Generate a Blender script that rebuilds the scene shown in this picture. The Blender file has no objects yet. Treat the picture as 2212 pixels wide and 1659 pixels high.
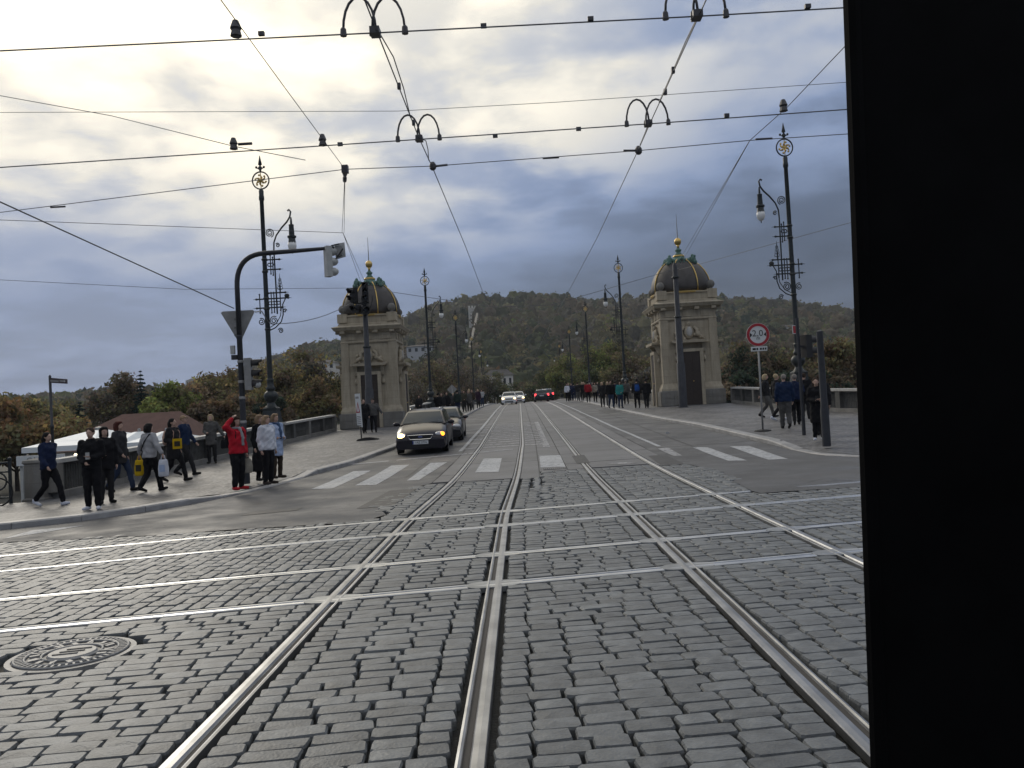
import bpy, math, random
import numpy as np
from mathutils import Vector, Matrix

random.seed(11)
rng = np.random.default_rng(11)
R = math.radians
SC = bpy.context.scene
COL = SC.collection
TEST = False

# ------------------------------------------------------------------ camera
H = 1.70                       # eye height above the tram crossing
F = 1789.0; CX, CY = 1106.0, 829.5
ROLL = R(3.15); PITCH = R(1.451); YAW = R(0.433)
cR, sR = math.cos(ROLL), math.sin(ROLL)
cam_d = bpy.data.cameras.new('camera'); cam = bpy.data.objects.new('camera', cam_d); COL.objects.link(cam)
_right = Vector((1, 0, 0)); _up = Vector((0, -math.sin(PITCH), math.cos(PITCH))); _fwd = Vector((0, math.cos(PITCH), math.sin(PITCH)))
_rc = _right * cR - _up * sR; _uc = _right * sR + _up * cR
_m = Matrix((_rc, _uc, -_fwd)).transposed()
_m = Matrix.Rotation(YAW, 3, 'Z') @ _m
cam.matrix_world = Matrix.Translation((0, 0, H)) @ _m.to_4x4()
cam_d.sensor_width = 36.0; cam_d.lens = F / 2212.0 * 36.0
cam_d.clip_start = 0.05; cam_d.clip_end = 20000
SC.camera = cam

# ------------------------------------------------------------------ sky, sun, exposure
SUN_AZ, SUN_EL = R(-30), R(24)
SUN = Vector((math.sin(SUN_AZ) * math.cos(SUN_EL), math.cos(SUN_AZ) * math.cos(SUN_EL), math.sin(SUN_EL)))
W = bpy.data.worlds.new('World'); SC.world = W; W.use_nodes = True
def build_world():
    nt = W.node_tree; N = nt.nodes; L = nt.links; N.clear()
    def nd(t, **k):
        n = N.new(t)
        for a, b in k.items(): setattr(n, a, b)
        return n
    def mth(op, a, b=None, c=None, clamp=False):
        n = nd('ShaderNodeMath', operation=op); n.use_clamp = clamp
        for i, v in enumerate((a, b, c)):
            if v is None: continue
            if isinstance(v, (int, float)): n.inputs[i].default_value = v
            else: L.new(v, n.inputs[i])
        return n.outputs[0]
    def mapr(v, a, b, c, d, smooth=True):
        n = nd('ShaderNodeMapRange'); n.interpolation_type = 'SMOOTHSTEP' if smooth else 'LINEAR'; n.clamp = True
        L.new(v, n.inputs[0])
        for i, q in enumerate((a, b, c, d)):
            if isinstance(q, (int, float)): n.inputs[i + 1].default_value = q
            else: L.new(q, n.inputs[i + 1])
        return n.outputs[0]
    tc = nd('ShaderNodeTexCoord'); d = tc.outputs['Generated']
    sep = nd('ShaderNodeSeparateXYZ'); L.new(d, sep.inputs[0]); x, y, z = sep.outputs
    zc = mth('MAXIMUM', z, 0.0)
    den = mth('ADD', zc, 0.16)
    u = mth('DIVIDE', x, den); v = mth('DIVIDE', y, den)
    cmb = nd('ShaderNodeCombineXYZ'); L.new(u, cmb.inputs[0]); L.new(v, cmb.inputs[1])
    def noise(scale, detail, rough, off, dist=0.0):
        mp = nd('ShaderNodeMapping'); L.new(cmb.outputs[0], mp.inputs[0]); mp.inputs['Location'].default_value = off
        n = nd('ShaderNodeTexNoise'); n.inputs['Scale'].default_value = scale; n.inputs['Detail'].default_value = detail
        n.inputs['Roughness'].default_value = rough; n.inputs['Distortion'].default_value = dist
        L.new(mp.outputs[0], n.inputs['Vector']); return n.outputs['Fac']
    big = noise(1.55, 5, 0.48, (4.3, 2.2, 0), 0.1)
    fine = noise(4.2, 6, 0.52, (9.4, 4.2, 2), 0.2)
    mixn = mth('ADD', mth('MULTIPLY', big, 0.66), mth('MULTIPLY', fine, 0.34))
    cl = mapr(mixn, 0.39, 0.61, 0.0, 1.0)
    dot = nd('ShaderNodeVectorMath', operation='DOT_PRODUCT'); L.new(d, dot.inputs[0]); dot.inputs[1].default_value = SUN
    w = mapr(dot.outputs['Value'], 0.70, 0.98, 0.0, 1.0)
    zt = mth('MINIMUM', mth('MAXIMUM', mth('SUBTRACT', z, 0.15), 0.0), 0.38)
    base = mapr(w, 0.0, 1.0, 0.115, 0.335, False)
    gain = mapr(w, 0.0, 1.0, 1.4, 3.6, False)
    B = mth('ADD', base, mth('MULTIPLY', gain, zt))
    # cloud modulation grows with brightness
    amp = mapr(zt, 0.0, 0.14, 0.28, 0.74)
    mod = mth('ADD', mth('MULTIPLY', mth('SUBTRACT', cl, 0.5), amp), 1.0)
    Bm = mth('MULTIPLY', B, mod)
    ramp = nd('ShaderNodeValToRGB'); L.new(mth('MULTIPLY', Bm, 0.8), ramp.inputs[0])
    e = ramp.color_ramp.elements
    e[0].position = 0.0; e[0].color = (0.64, 0.90, 1.42, 1)
    e[1].position = 1.0; e[1].color = (1.10, 1.00, 0.80, 1)
    for p, c in ((0.28, (0.70, 0.91, 1.40, 1)), (0.44, (0.90, 0.97, 1.12, 1)), (0.64, (1.03, 1.0, 0.92, 1))):
        q = e.new(p); q.color = c
    colr = nd('ShaderNodeVectorMath', operation='SCALE'); L.new(ramp.outputs[0], colr.inputs[0]); L.new(mth('MULTIPLY', Bm, 10.0), colr.inputs['Scale'])
    sky = nd('ShaderNodeTexSky'); sky.sky_type = 'NISHITA'; sky.sun_disc = False
    sky.sun_elevation = SUN_EL; sky.sun_rotation = SUN_AZ; sky.air_density = 1.0; sky.dust_density = 2.0
    mx = nd('ShaderNodeMix', data_type='RGBA'); mx.inputs[0].default_value = 0.985
    L.new(sky.outputs[0], mx.inputs[6]); L.new(colr.outputs[0], mx.inputs[7])
    bg = nd('ShaderNodeBackground'); bg.inputs[1].default_value = 0.10; L.new(mx.outputs[2], bg.inputs[0])
    out = nd('ShaderNodeOutputWorld'); L.new(bg.outputs[0], out.inputs[0])
build_world()
sun_d = bpy.data.lights.new('sun', 'SUN'); sun_d.energy = 0.7; sun_d.angle = R(18); sun_d.color = (1.0, 0.93, 0.82)
sun = bpy.data.objects.new('sun', sun_d); COL.objects.link(sun); sun.location = SUN * 60
sun.rotation_euler = (-SUN).to_track_quat('-Z', 'Y').to_euler()
vs = SC.view_settings; vs.view_transform = 'Standard'; vs.look = 'None'; vs.exposure = 0.0; vs.gamma = 1.0; vs.use_curve_mapping = False
SC.display_settings.display_device = 'sRGB'

# ------------------------------------------------------------------ levels of the place
def prof(y):
    s = .027
    if y < 16: return 0.0
    if y < 24: return s * (y - 16) ** 2 / 16
    z = s * 4
    if y < 60: return z + s * (y - 24)
    z += s * 36
    if y < 130: t = y - 60; return z + s * (t - t * t / 140)
    return z + s * 35
def G(x, y): return prof(y) + .012 * max(-12, min(14, x))
def ray(px, py):
    dx, dy = px - CX, py - CY
    a, b = dx * cR - dy * sR, -dx * sR - dy * cR
    yy = F * math.cos(PITCH) - b * math.sin(PITCH); zz = F * math.sin(PITCH) + b * math.cos(PITCH)
    cy, sy = math.cos(YAW), math.sin(YAW)
    return (a * cy - yy * sy, a * sy + yy * cy, zz)
def at(px, py, Y):
    d = ray(px, py); t = Y / d[1]; return Vector((d[0] * t, Y, H + d[2] * t))
def foot(px, py, dz=0.12):
    d = ray(px, py); k = 1 / d[1]; y = 1.0
    while y < 220:
        if H + d[2] * k * y <= G(d[0] * k * y, y) + dz: break
        y += .02
    return Vector((d[0] * k * y, y, G(d[0] * k * y, y) + dz))
def hz(px, py, z):
    d = ray(px, py); t = (z - H) / d[2]; return Vector((d[0] * t, d[1] * t, z))
def lerp(a, b, t): return a + (b - a) * t
def plin(pts, v):
    if v <= pts[0][0]: return pts[0][1]
    for (a, b), (c, d) in zip(pts, pts[1:]):
        if v <= c: return b + (d - b) * (v - a) / (c - a)
    return pts[-1][1]

# ------------------------------------------------------------------ materials
M = {}
def mat(name, col, rough=.6, metal=0.0, var=0.0, vscale=6.0, bump=0.0, bscale=40.0, emit=None, estr=0.0, trans=0.0, coat=0.0, spec=0.5, island=0.0, attr=False, col2=None, alpha=1.0, bdist=.02, sheen=0.0):
    m = bpy.data.materials.new(name); m.use_nodes = True; nt = m.node_tree; N = nt.nodes; L = nt.links
    b = N['Principled BSDF']
    b.inputs['Base Color'].default_value = (*col, 1); b.inputs['Roughness'].default_value = rough; b.inputs['Metallic'].default_value = metal
    b.inputs['Transmission Weight'].default_value = trans; b.inputs['Coat Weight'].default_value = coat; b.inputs['Specular IOR Level'].default_value = spec
    if emit: b.inputs['Emission Color'].default_value = (*emit, 1); b.inputs['Emission Strength'].default_value = estr
    src = None
    if attr:
        a = N.new('ShaderNodeAttribute'); a.attribute_name = 'Col'; src = a.outputs['Color']
    if var > 0 or col2 is not None:
        tc = N.new('ShaderNodeNewGeometry'); n = N.new('ShaderNodeTexNoise'); n.inputs['Scale'].default_value = vscale; n.inputs['Detail'].default_value = 6; n.inputs['Roughness'].default_value = .6
        L.new(tc.outputs['Position'], n.inputs['Vector'])
        if col2 is not None:
            mr = N.new('ShaderNodeMapRange'); mr.inputs[1].default_value = .4; mr.inputs[2].default_value = .6; L.new(n.outputs['Fac'], mr.inputs[0])
            mx = N.new('ShaderNodeMix'); mx.data_type = 'RGBA'; mx.inputs[6].default_value = (*col, 1); mx.inputs[7].default_value = (*col2, 1); L.new(mr.outputs[0], mx.inputs[0]); src = mx.outputs[2]
        if var > 0:
            mr = N.new('ShaderNodeMapRange'); mr.inputs[1].default_value = .3; mr.inputs[2].default_value = .7; mr.inputs[3].default_value = 1 - var; mr.inputs[4].default_value = 1 + var; L.new(n.outputs['Fac'], mr.inputs[0])
            hs = N.new('ShaderNodeHueSaturation'); hs.inputs['Color'].default_value = (*col, 1); L.new(mr.outputs[0], hs.inputs['Value'])
            if src: L.new(src, hs.inputs['Color'])
            src = hs.outputs[0]
    if island > 0:
        g = N.new('ShaderNodeNewGeometry'); oi = N.new('ShaderNodeObjectInfo')
        ad = N.new('ShaderNodeMath'); ad.operation = 'ADD'; L.new(g.outputs['Random Per Island'], ad.inputs[0]); L.new(oi.outputs['Random'], ad.inputs[1])
        fr = N.new('ShaderNodeMath'); fr.operation = 'FRACT'; L.new(ad.outputs[0], fr.inputs[0])
        mr = N.new('ShaderNodeMapRange'); mr.inputs[3].default_value = 1 - island; mr.inputs[4].default_value = 1 + island; L.new(fr.outputs[0], mr.inputs[0])
        hs = N.new('ShaderNodeHueSaturation'); hs.inputs['Color'].default_value = (*col, 1); L.new(mr.outputs[0], hs.inputs['Value'])
        if src: L.new(src, hs.inputs['Color'])
        src = hs.outputs[0]
    if src: L.new(src, b.inputs['Base Color'])
    if bump > 0:
        tc = N.new('ShaderNodeNewGeometry'); n = N.new('ShaderNodeTexNoise'); n.inputs['Scale'].default_value = bscale; n.inputs['Detail'].default_value = 5
        L.new(tc.outputs['Position'], n.inputs['Vector'])
        bp = N.new('ShaderNodeBump'); bp.inputs['Strength'].default_value = bump; bp.inputs['Distance'].default_value = bdist; L.new(n.outputs['Fac'], bp.inputs['Height']); L.new(bp.outputs[0], b.inputs['Normal'])
    M[name] = m; return m

mat('cobble', (.134, .142, .145), .52, var=.28, vscale=9, bump=.45, bscale=55, island=.22, bdist=.012, spec=.5)
mat('joint', (.020, .020, .018), .85, var=.5, vscale=14, bump=.6, bscale=50)
mat('rail_cross', (.50, .51, .52), .34, 1.0, var=.2, vscale=3)
mat('rail', (.34, .345, .35), .42, 1.0, var=.25, vscale=3, bump=.05, bscale=25)
mat('rail_side', (.05, .045, .04), .8)
mat('plate', (.30, .31, .315), .5, .7, var=.25, vscale=4)
mat('slab', (.125, .125, .128), .62, var=.22, vscale=.8, bump=.3, bscale=120, island=.10, bdist=.006)
mat('patch', (.034, .035, .037), .62, var=.35, vscale=5, bump=.6, bscale=60, bdist=.01)
mat('old_wall', (.24, .215, .175), .9, var=.3, vscale=.2)
mat('kerb', (.30, .295, .29), .55, var=.22, vscale=3, bump=.3, bscale=40, island=.12)
mat('stone', (.52, .455, .34), .85, var=.28, vscale=1.3, bump=.5, bscale=14, col2=(.35, .305, .23))
mat('stone_grey', (.20, .195, .18), .85, var=.25, vscale=1.4, bump=.4, bscale=18)
mat('coping', (.44, .43, .40), .7, var=.2, vscale=3, bump=.3, bscale=20)
mat('bal_dark', (.075, .075, .070), .8, var=.3, vscale=3, bump=.3, bscale=20)
mat('iron', (.028, .034, .036), .45, .35, var=.3, vscale=8)
mat('iron_pole', (.038, .040, .046), .5, .3, var=.25, vscale=5)
mat('gold', (.62, .44, .16), .38, 1.0)
mat('verdigris', (.10, .185, .155), .75, var=.35, vscale=9, bump=.5, bscale=25)
mat('dome', (.060, .054, .050), .55, .2, var=.25, vscale=2.5)
mat('opal', (.82, .82, .80), .25, 0.0, spec=.6)
mat('wood', (.035, .025, .019), .55, var=.3, vscale=8)
mat('black', (.008, .008, .009), .6)
mat('rubber', (.015, .015, .016), .75)
mat('tram_black', (.0024, .0024, .0026), .7, spec=.08, var=.6, vscale=9)
mat('tram_trim', (.006, .006, .0065), .6, spec=.2)
mat('lid_pale', (.27, .268, .262), .55, .2, var=.25, vscale=20)
mat('lid_dark', (.15, .148, .145), .6, .2, var=.3, vscale=20)
mat('grey_metal', (.27, .27, .265), .55, .1, var=.2, vscale=6)
mat('pale_metal', (.42, .43, .42), .5, .0, var=.12, vscale=6)
mat('sign_white', (.62, .64, .64), .45)
mat('sign_red', (.36, .02, .03), .45)
mat('sign_black', (.01, .01, .01), .5)
mat('sign_brown', (.075, .060, .065), .5)
mat('sign_blue', (.02, .04, .22), .5)
mat('wire', (.12, .125, .135), .5, .2)
mat('insul', (.055, .053, .058), .45)
mat('cast', (.17, .168, .165), .50, .6, var=.3, vscale=12, bump=.3, bscale=60)
mat('tent', (.72, .76, .78), .6, var=.06, vscale=1)
mat('roof_grey', (.085, .078, .072), .9, var=.2, vscale=1)
mat('roof_brown', (.115, .060, .048), .85, var=.2, vscale=2)
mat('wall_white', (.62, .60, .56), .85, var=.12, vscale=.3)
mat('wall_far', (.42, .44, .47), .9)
mat('glass_dark', (.02, .025, .03), .12, spec=.6)
mat('bark', (.045, .036, .030), .9, var=.3, vscale=3)
mat('earth', (.085, .080, .060), .95, var=.3, vscale=.08)
mat('grass_far', (.05, .06, .03), .95, var=.3, vscale=.03)
mat('leaf', (.08, .07, .04), .8, attr=True, spec=.2, island=.25)
mat('water', (.02, .03, .032), .08, bump=.2, bscale=1.5)
mat('tire', (.012, .012, .013), .8)
mat('rim', (.42, .43, .44), .3, 1.0)
mat('chrome', (.70, .71, .72), .15, 1.0)
mat('car_dark', (.013, .011, .017), .30, .0, coat=.12, spec=.35)
mat('car_black', (.012, .013, .015), .22, .3, coat=1.0)
mat('car_white', (.66, .67, .68), .25, 0, coat=1.0)
mat('car_grey', (.030, .030, .034), .28, .2, coat=.2, spec=.4)
mat('plastic', (.018, .018, .02), .6)
mat('car_glass', (.020, .030, .034), .08, spec=.4)
mat('lens', (.45, .46, .48), .12, .3, spec=.8)
mat('lamp_on', (1, .9, .6), .4, emit=(1.0, .62, .20), estr=9)
mat('lamp_amber', (1, .4, .05), .4, emit=(1.0, .22, .015), estr=5)
mat('lamp_red', (.6, .02, .02), .4, emit=(1.0, .05, .06), estr=3.5)
mat('bulb', (1, .9, .7), .4, emit=(1.0, .82, .55), estr=5)
mat('skin', (.46, .30, .23), .55)
mat('skin_b', (.38, .25, .19), .55)

def streaks(name, amt):      # soot and rain streaks running down the stone
    m = M[name]; nt = m.node_tree; N = nt.nodes; L = nt.links; b = N['Principled BSDF']; src = b.inputs['Base Color'].links[0].from_socket
    g = N.new('ShaderNodeNewGeometry'); mp = N.new('ShaderNodeMapping'); mp.inputs['Scale'].default_value = (3.2, 3.2, .35); L.new(g.outputs['Position'], mp.inputs[0])
    n = N.new('ShaderNodeTexNoise'); n.inputs['Scale'].default_value = 1.4; n.inputs['Detail'].default_value = 8; n.inputs['Roughness'].default_value = .65; L.new(mp.outputs[0], n.inputs['Vector'])
    mr = N.new('ShaderNodeMapRange'); mr.inputs[1].default_value = .42; mr.inputs[2].default_value = .68; mr.inputs[3].default_value = 0; mr.inputs[4].default_value = amt; L.new(n.outputs['Fac'], mr.inputs[0])
    br = N.new('ShaderNodeTexBrick'); br.inputs['Scale'].default_value = 1.0; br.inputs['Mortar Size'].default_value = .010; br.inputs['Brick Width'].default_value = .9; br.inputs['Row Height'].default_value = .42; br.inputs['Color1'].default_value = (1, 1, 1, 1); br.inputs['Color2'].default_value = (.92, .92, .92, 1); br.inputs['Mortar'].default_value = (.80, .80, .80, 1)
    sp_ = N.new('ShaderNodeSeparateXYZ'); L.new(g.outputs['Position'], sp_.inputs[0]); ad = N.new('ShaderNodeMath'); L.new(sp_.outputs[0], ad.inputs[0]); L.new(sp_.outputs[1], ad.inputs[1]); cb = N.new('ShaderNodeCombineXYZ'); L.new(ad.outputs[0], cb.inputs[0]); L.new(sp_.outputs[2], cb.inputs[1]); L.new(cb.outputs[0], br.inputs['Vector'])
    mu = N.new('ShaderNodeMix'); mu.data_type = 'RGBA'; mu.blend_type = 'MULTIPLY'; mu.inputs[0].default_value = 1; L.new(src, mu.inputs[6]); L.new(br.outputs[0], mu.inputs[7])
    mx = N.new('ShaderNodeMix'); mx.data_type = 'RGBA'; L.new(mr.outputs[0], mx.inputs[0]); L.new(mu.outputs[2], mx.inputs[6]); mx.inputs[7].default_value = (.14, .115, .080, 1); L.new(mx.outputs[2], b.inputs['Base Color'])
streaks('stone', .40); streaks('stone_grey', .35)
def leaf_light():       # leaves let light through
    m = M['leaf']; nt = m.node_tree; N = nt.nodes; L = nt.links; b = N['Principled BSDF']; src = b.inputs['Base Color'].links[0].from_socket
    t = N.new('ShaderNodeBsdfTranslucent'); L.new(src, t.inputs[0]); mx = N.new('ShaderNodeMixShader'); mx.inputs[0].default_value = .5
    L.new(b.outputs[0], mx.inputs[1]); L.new(t.outputs[0], mx.inputs[2]); L.new(mx.outputs[0], N['Material Output'].inputs[0])
leaf_light()
def mosaic_material():
    m = bpy.data.materials.new('mosaic'); m.use_nodes = True; nt = m.node_tree; N = nt.nodes; L = nt.links; b = N['Principled BSDF']
    g = N.new('ShaderNodeNewGeometry'); v = N.new('ShaderNodeTexVoronoi'); v.inputs['Scale'].default_value = 11; L.new(g.outputs['Position'], v.inputs['Vector'])
    n = N.new('ShaderNodeTexNoise'); n.inputs['Scale'].default_value = .9; n.inputs['Detail'].default_value = 9; n.inputs['Roughness'].default_value = .68; L.new(g.outputs['Position'], n.inputs['Vector'])
    r = N.new('ShaderNodeValToRGB'); L.new(n.outputs['Fac'], r.inputs[0])
    r.color_ramp.elements[0].position = .33; r.color_ramp.elements[0].color = (.062, .062, .066, 1); r.color_ramp.elements[1].position = .66; r.color_ramp.elements[1].color = (.165, .162, .160, 1)
    sv = N.new('ShaderNodeSeparateColor'); L.new(v.outputs['Color'], sv.inputs[0])
    mr = N.new('ShaderNodeMapRange'); mr.inputs[3].default_value = .62; mr.inputs[4].default_value = 1.38; L.new(sv.outputs[0], mr.inputs[0])
    hs = N.new('ShaderNodeHueSaturation'); L.new(r.outputs[0], hs.inputs['Color']); L.new(mr.outputs[0], hs.inputs['Value']); L.new(hs.outputs[0], b.inputs['Base Color'])
    b.inputs['Roughness'].default_value = .58
    bp = N.new('ShaderNodeBump'); bp.inputs['Strength'].default_value = .55; bp.inputs['Distance'].default_value = .02; bp.invert = True; L.new(v.outputs['Distance'], bp.inputs['Height'])
    n2 = N.new('ShaderNodeTexNoise'); n2.inputs['Scale'].default_value = 3.2; n2.inputs['Detail'].default_value = 5; L.new(g.outputs['Position'], n2.inputs['Vector'])
    b2 = N.new('ShaderNodeBump'); b2.inputs['Strength'].default_value = .8; b2.inputs['Distance'].default_value = .07; L.new(n2.outputs['Fac'], b2.inputs['Height']); L.new(bp.outputs[0], b2.inputs['Normal']); L.new(b2.outputs[0], b.inputs['Normal'])
    M['mosaic'] = m
mosaic_material()
def road_materials():
    def build(name, ca, cb, wear):
        m = bpy.data.materials.new(name); m.use_nodes = True; nt = m.node_tree; N = nt.nodes; L = nt.links; b = N['Principled BSDF']
        g = N.new('ShaderNodeNewGeometry')
        def noise(sc, det=6, ro=.6):
            n = N.new('ShaderNodeTexNoise'); n.inputs['Scale'].default_value = sc; n.inputs['Detail'].default_value = det; n.inputs['Roughness'].default_value = ro; L.new(g.outputs['Position'], n.inputs['Vector']); return n.outputs['Fac']
        def mr(v, a, c, d, e):
            q = N.new('ShaderNodeMapRange'); L.new(v, q.inputs[0])
            for i, t in enumerate((a, c, d, e)): q.inputs[i + 1].default_value = t
            return q.outputs[0]
        def mix(f, a, c):
            q = N.new('ShaderNodeMix'); q.data_type = 'RGBA'; L.new(f, q.inputs[0])
            for s, i in ((a, 6), (c, 7)):
                if isinstance(s, tuple): q.inputs[i].default_value = (*s, 1)
                else: L.new(s, q.inputs[i])
            return q.outputs[2]
        asp = mix(mr(noise(.35, 7), .38, .62, 0, 1), (.048, .050, .054), (.080, .081, .084))
        asp = mix(mr(noise(70, 2), .35, .75, 0, .5), asp, (.15, .15, .15))
        # cracks and sealed joints
        vo = N.new('ShaderNodeTexVoronoi'); vo.feature = 'DISTANCE_TO_EDGE'; vo.inputs['Scale'].default_value = .33; mp = N.new('ShaderNodeMix'); mp.data_type = 'VECTOR'
        nn = N.new('ShaderNodeTexNoise'); nn.inputs['Scale'].default_value = 1.3; nn.inputs['Detail'].default_value = 6; L.new(g.outputs['Position'], nn.inputs['Vector'])
        ad = N.new('ShaderNodeVectorMath'); ad.operation = 'MULTIPLY_ADD'; L.new(nn.outputs['Color'], ad.inputs[0]); ad.inputs[1].default_value = (1.4, 1.4, 0); L.new(g.outputs['Position'], ad.inputs[2]); L.new(ad.outputs[0], vo.inputs['Vector'])
        mu = N.new('ShaderNodeMath'); mu.operation = 'MULTIPLY'; L.new(mr(vo.outputs['Distance'], .004, .012, 1, 0), mu.inputs[0]); L.new(mr(noise(.5, 3), .52, .6, 0, .7), mu.inputs[1])
        asp = mix(mu.outputs[0], asp, (.025, .025, .026))
        if ca is not None:
            pt = mix(mr(noise(5, 6), .3, .7, 0, 1), ca, cb)
            col = mix(mr(noise(9, 8, .72), wear - .05, wear + .05, 0, 1), pt, asp)
        else: col = asp
        L.new(col, b.inputs['Base Color']); L.new(mr(noise(.8, 6), .35, .65, .50, .78), b.inputs['Roughness'])
        bp = N.new('ShaderNodeBump'); bp.inputs['Strength'].default_value = .5; bp.inputs['Distance'].default_value = .006; L.new(noise(150, 3), bp.inputs['Height']); L.new(bp.outputs[0], b.inputs['Normal'])
        M[name] = m
    build('asphalt', None, None, 0); build('paint', (.46, .47, .48), (.31, .32, .33), .58); build('paint_worn', (.40, .40, .41), (.26, .26, .265), .53)
road_materials()
def cloth(name, col, rough=.85, var=.18):
    if name not in M: mat(name, col, rough, var=var, vscale=5, bump=.55, bscale=11, bdist=.03, spec=.2)
    return name

# ------------------------------------------------------------------ mesh helpers
class MB:
    def __init__(s): s.v = []; s.f = []
    def add(s, vs, fs):
        o = len(s.v); s.v += [tuple(p) for p in vs]; s.f += [tuple(i + o for i in q) for q in fs]
    def box(s, c, d, rz=0.0, taper=1.0):
        x, y, z = d[0] / 2, d[1] / 2, d[2] / 2; ca, sa = math.cos(rz), math.sin(rz); vs = []
        for k in (-1, 1):
            t = 1.0 if k < 0 else taper
            for i, j in ((-1, -1), (1, -1), (1, 1), (-1, 1)):
                a, b = i * x * t, j * y * t
                vs.append((c[0] + a * ca - b * sa, c[1] + a * sa + b * ca, c[2] + k * z))
        s.add(vs, [(3, 2, 1, 0), (4, 5, 6, 7), (0, 1, 5, 4), (1, 2, 6, 5), (2, 3, 7, 6), (3, 0, 4, 7)]); return s
    def tube(s, pts, rad, n=6, closed=False, caps=True):
        pts = [Vector(p) for p in pts]; m = len(pts)
        if not isinstance(rad, (list, tuple)): rad = [rad] * m
        up = Vector((0, 0, 1)); vs = []; prev = None
        for i, p in enumerate(pts):
            if closed: t = pts[(i + 1) % m] - pts[i - 1]
            else: t = pts[min(i + 1, m - 1)] - pts[max(i - 1, 0)]
            if t.length < 1e-9: t = up.copy()
            t.normalize()
            if prev is None:
                a = t.cross(up if abs(t.z) < .95 else Vector((1, 0, 0))); a.normalize()
            else:
                a = prev - t * prev.dot(t)
                if a.length < 1e-6: a = t.cross(Vector((1, 0, 0)))
                a.normalize()
            prev = a; b = t.cross(a)
            for k in range(n):
                w = 2 * math.pi * k / n
                vs.append(p + (a * math.cos(w) + b * math.sin(w)) * rad[i])
        fs = []
        for i in range(m if closed else m - 1):
            j = (i + 1) % m
            for k in range(n):
                q = (k + 1) % n; fs.append((i * n + k, i * n + q, j * n + q, j * n + k))
        if caps and not closed:
            fs.append(tuple(range(n - 1, -1, -1))); fs.append(tuple((m - 1) * n + k for k in range(n)))
        s.add(vs, fs); return s
    def lathe(s, pr, n=12, c=(0, 0, 0), square=0.0, rot=0.0):
        vs = []
        for r, z in pr:
            for k in range(n):
                w = 2 * math.pi * k / n + rot
                q = 1.0
                if square: q = (abs(math.cos(w)) ** square + abs(math.sin(w)) ** square) ** (-1 / square)
                vs.append((c[0] + r * q * math.cos(w), c[1] + r * q * math.sin(w), c[2] + z))
        m = len(pr); fs = []
        for i in range(m - 1):
            for k in range(n):
                q = (k + 1) % n; fs.append((i * n + k, i * n + q, (i + 1) * n + q, (i + 1) * n + k))
        fs.append(tuple(range(n - 1, -1, -1))); fs.append(tuple((m - 1) * n + k for k in range(n)))
        s.add(vs, fs); return s
    def ball(s, c, r, n=10, m=7):
        if not isinstance(r, (tuple, list)): r = (r, r, r)
        vs = []; 
        for i in range(1, m):
            t = math.pi * i / m
            for k in range(n):
                w = 2 * math.pi * k / n
                vs.append((c[0] + r[0] * math.sin(t) * math.cos(w), c[1] + r[1] * math.sin(t) * math.sin(w), c[2] + r[2] * math.cos(t)))
        vs.append((c[0], c[1], c[2] + r[2])); vs.append((c[0], c[1], c[2] - r[2])); T = len(vs) - 2; Bm = T + 1
        fs = []
        for i in range(m - 2):
            for k in range(n):
                q = (k + 1) % n; fs.append((i * n + k, (i + 1) * n + k, (i + 1) * n + q, i * n + q))
        for k in range(n):
            q = (k + 1) % n; fs.append((T, k, q)); fs.append((Bm, (m - 2) * n + q, (m - 2) * n + k))
        s.add(vs, fs); return s
    def prism(s, poly, a, b, axis='y'):
        n = len(poly); vs = []
        for w in (a, b):
            for p, q in poly:
                vs.append({'y': (p, w, q), 'x': (w, p, q), 'z': (p, q, w)}[axis])
        fs = [tuple(range(n - 1, -1, -1)), tuple(range(n, 2 * n))]
        for k in range(n):
            q = (k + 1) % n; fs.append((k, q, n + q, n + k))
        s.add(vs, fs); return s
    def sweep(s, pts, prof2, closed_prof=False):
        # prof2: (lateral, up) pairs, path horizontal
        pts = [Vector(p) for p in pts]; n = len(prof2); vs = []
        for i, p in enumerate(pts):
            t = pts[min(i + 1, len(pts) - 1)] - pts[max(i - 1, 0)]; t.z = 0; t.normalize()
            a = Vector((t.y, -t.x, 0))
            for l, u in prof2: vs.append(p + a * l + Vector((0, 0, u)))
        fs = []
        for i in range(len(pts) - 1):
            for k in range(n if closed_prof else n - 1):
                q = (k + 1) % n; fs.append((i * n + k, i * n + q, (i + 1) * n + q, (i + 1) * n + k))
        s.add(vs, fs); return s
    def merge(s, o, mtx=None):
        s.add([mtx @ Vector(p) for p in o.v] if mtx else o.v, o.f); return s
    def mesh(s, name, m=None, smooth=False):
        me = bpy.data.meshes.new(name); me.from_pydata(s.v, [], s.f); me.update()
        if m: me.materials.append(M[m] if isinstance(m, str) else m)
        if not smooth: me.polygons.foreach_set('use_smooth', [False] * len(me.polygons))
        if smooth:
            me.polygons.foreach_set('use_smooth', [True] * len(me.polygons))
            if smooth != 'all':
                try: me.set_sharp_from_angle(angle=R(40))
                except Exception: pass
        return me
    def build(s, name, m, parent=None, smooth=False, loc=None, kind=None):
        o = bpy.data.objects.new(name, s.mesh(name, m, smooth)); COL.objects.link(o)
        if parent: o.parent = parent
        if loc is not None: o.location = loc
        if kind: o['kind'] = kind
        return o
def tag(o, label, cat, group=None):
    o['label'] = label; o['category'] = cat
    if group: o['group'] = group
    return o
def thing(name, label, cat, loc=(0, 0, 0), rz=0.0, group=None):
    o = bpy.data.objects.new(name, None); COL.objects.link(o); o.location = loc; o.rotation_euler = (0, 0, rz); o.empty_display_size = .2
    return tag(o, label, cat, group)
def dup(src, parent=None):
    c = src.copy(); COL.objects.link(c); c.parent = parent
    for ch in list(src.children): dup(ch, c)
    return c
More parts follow.
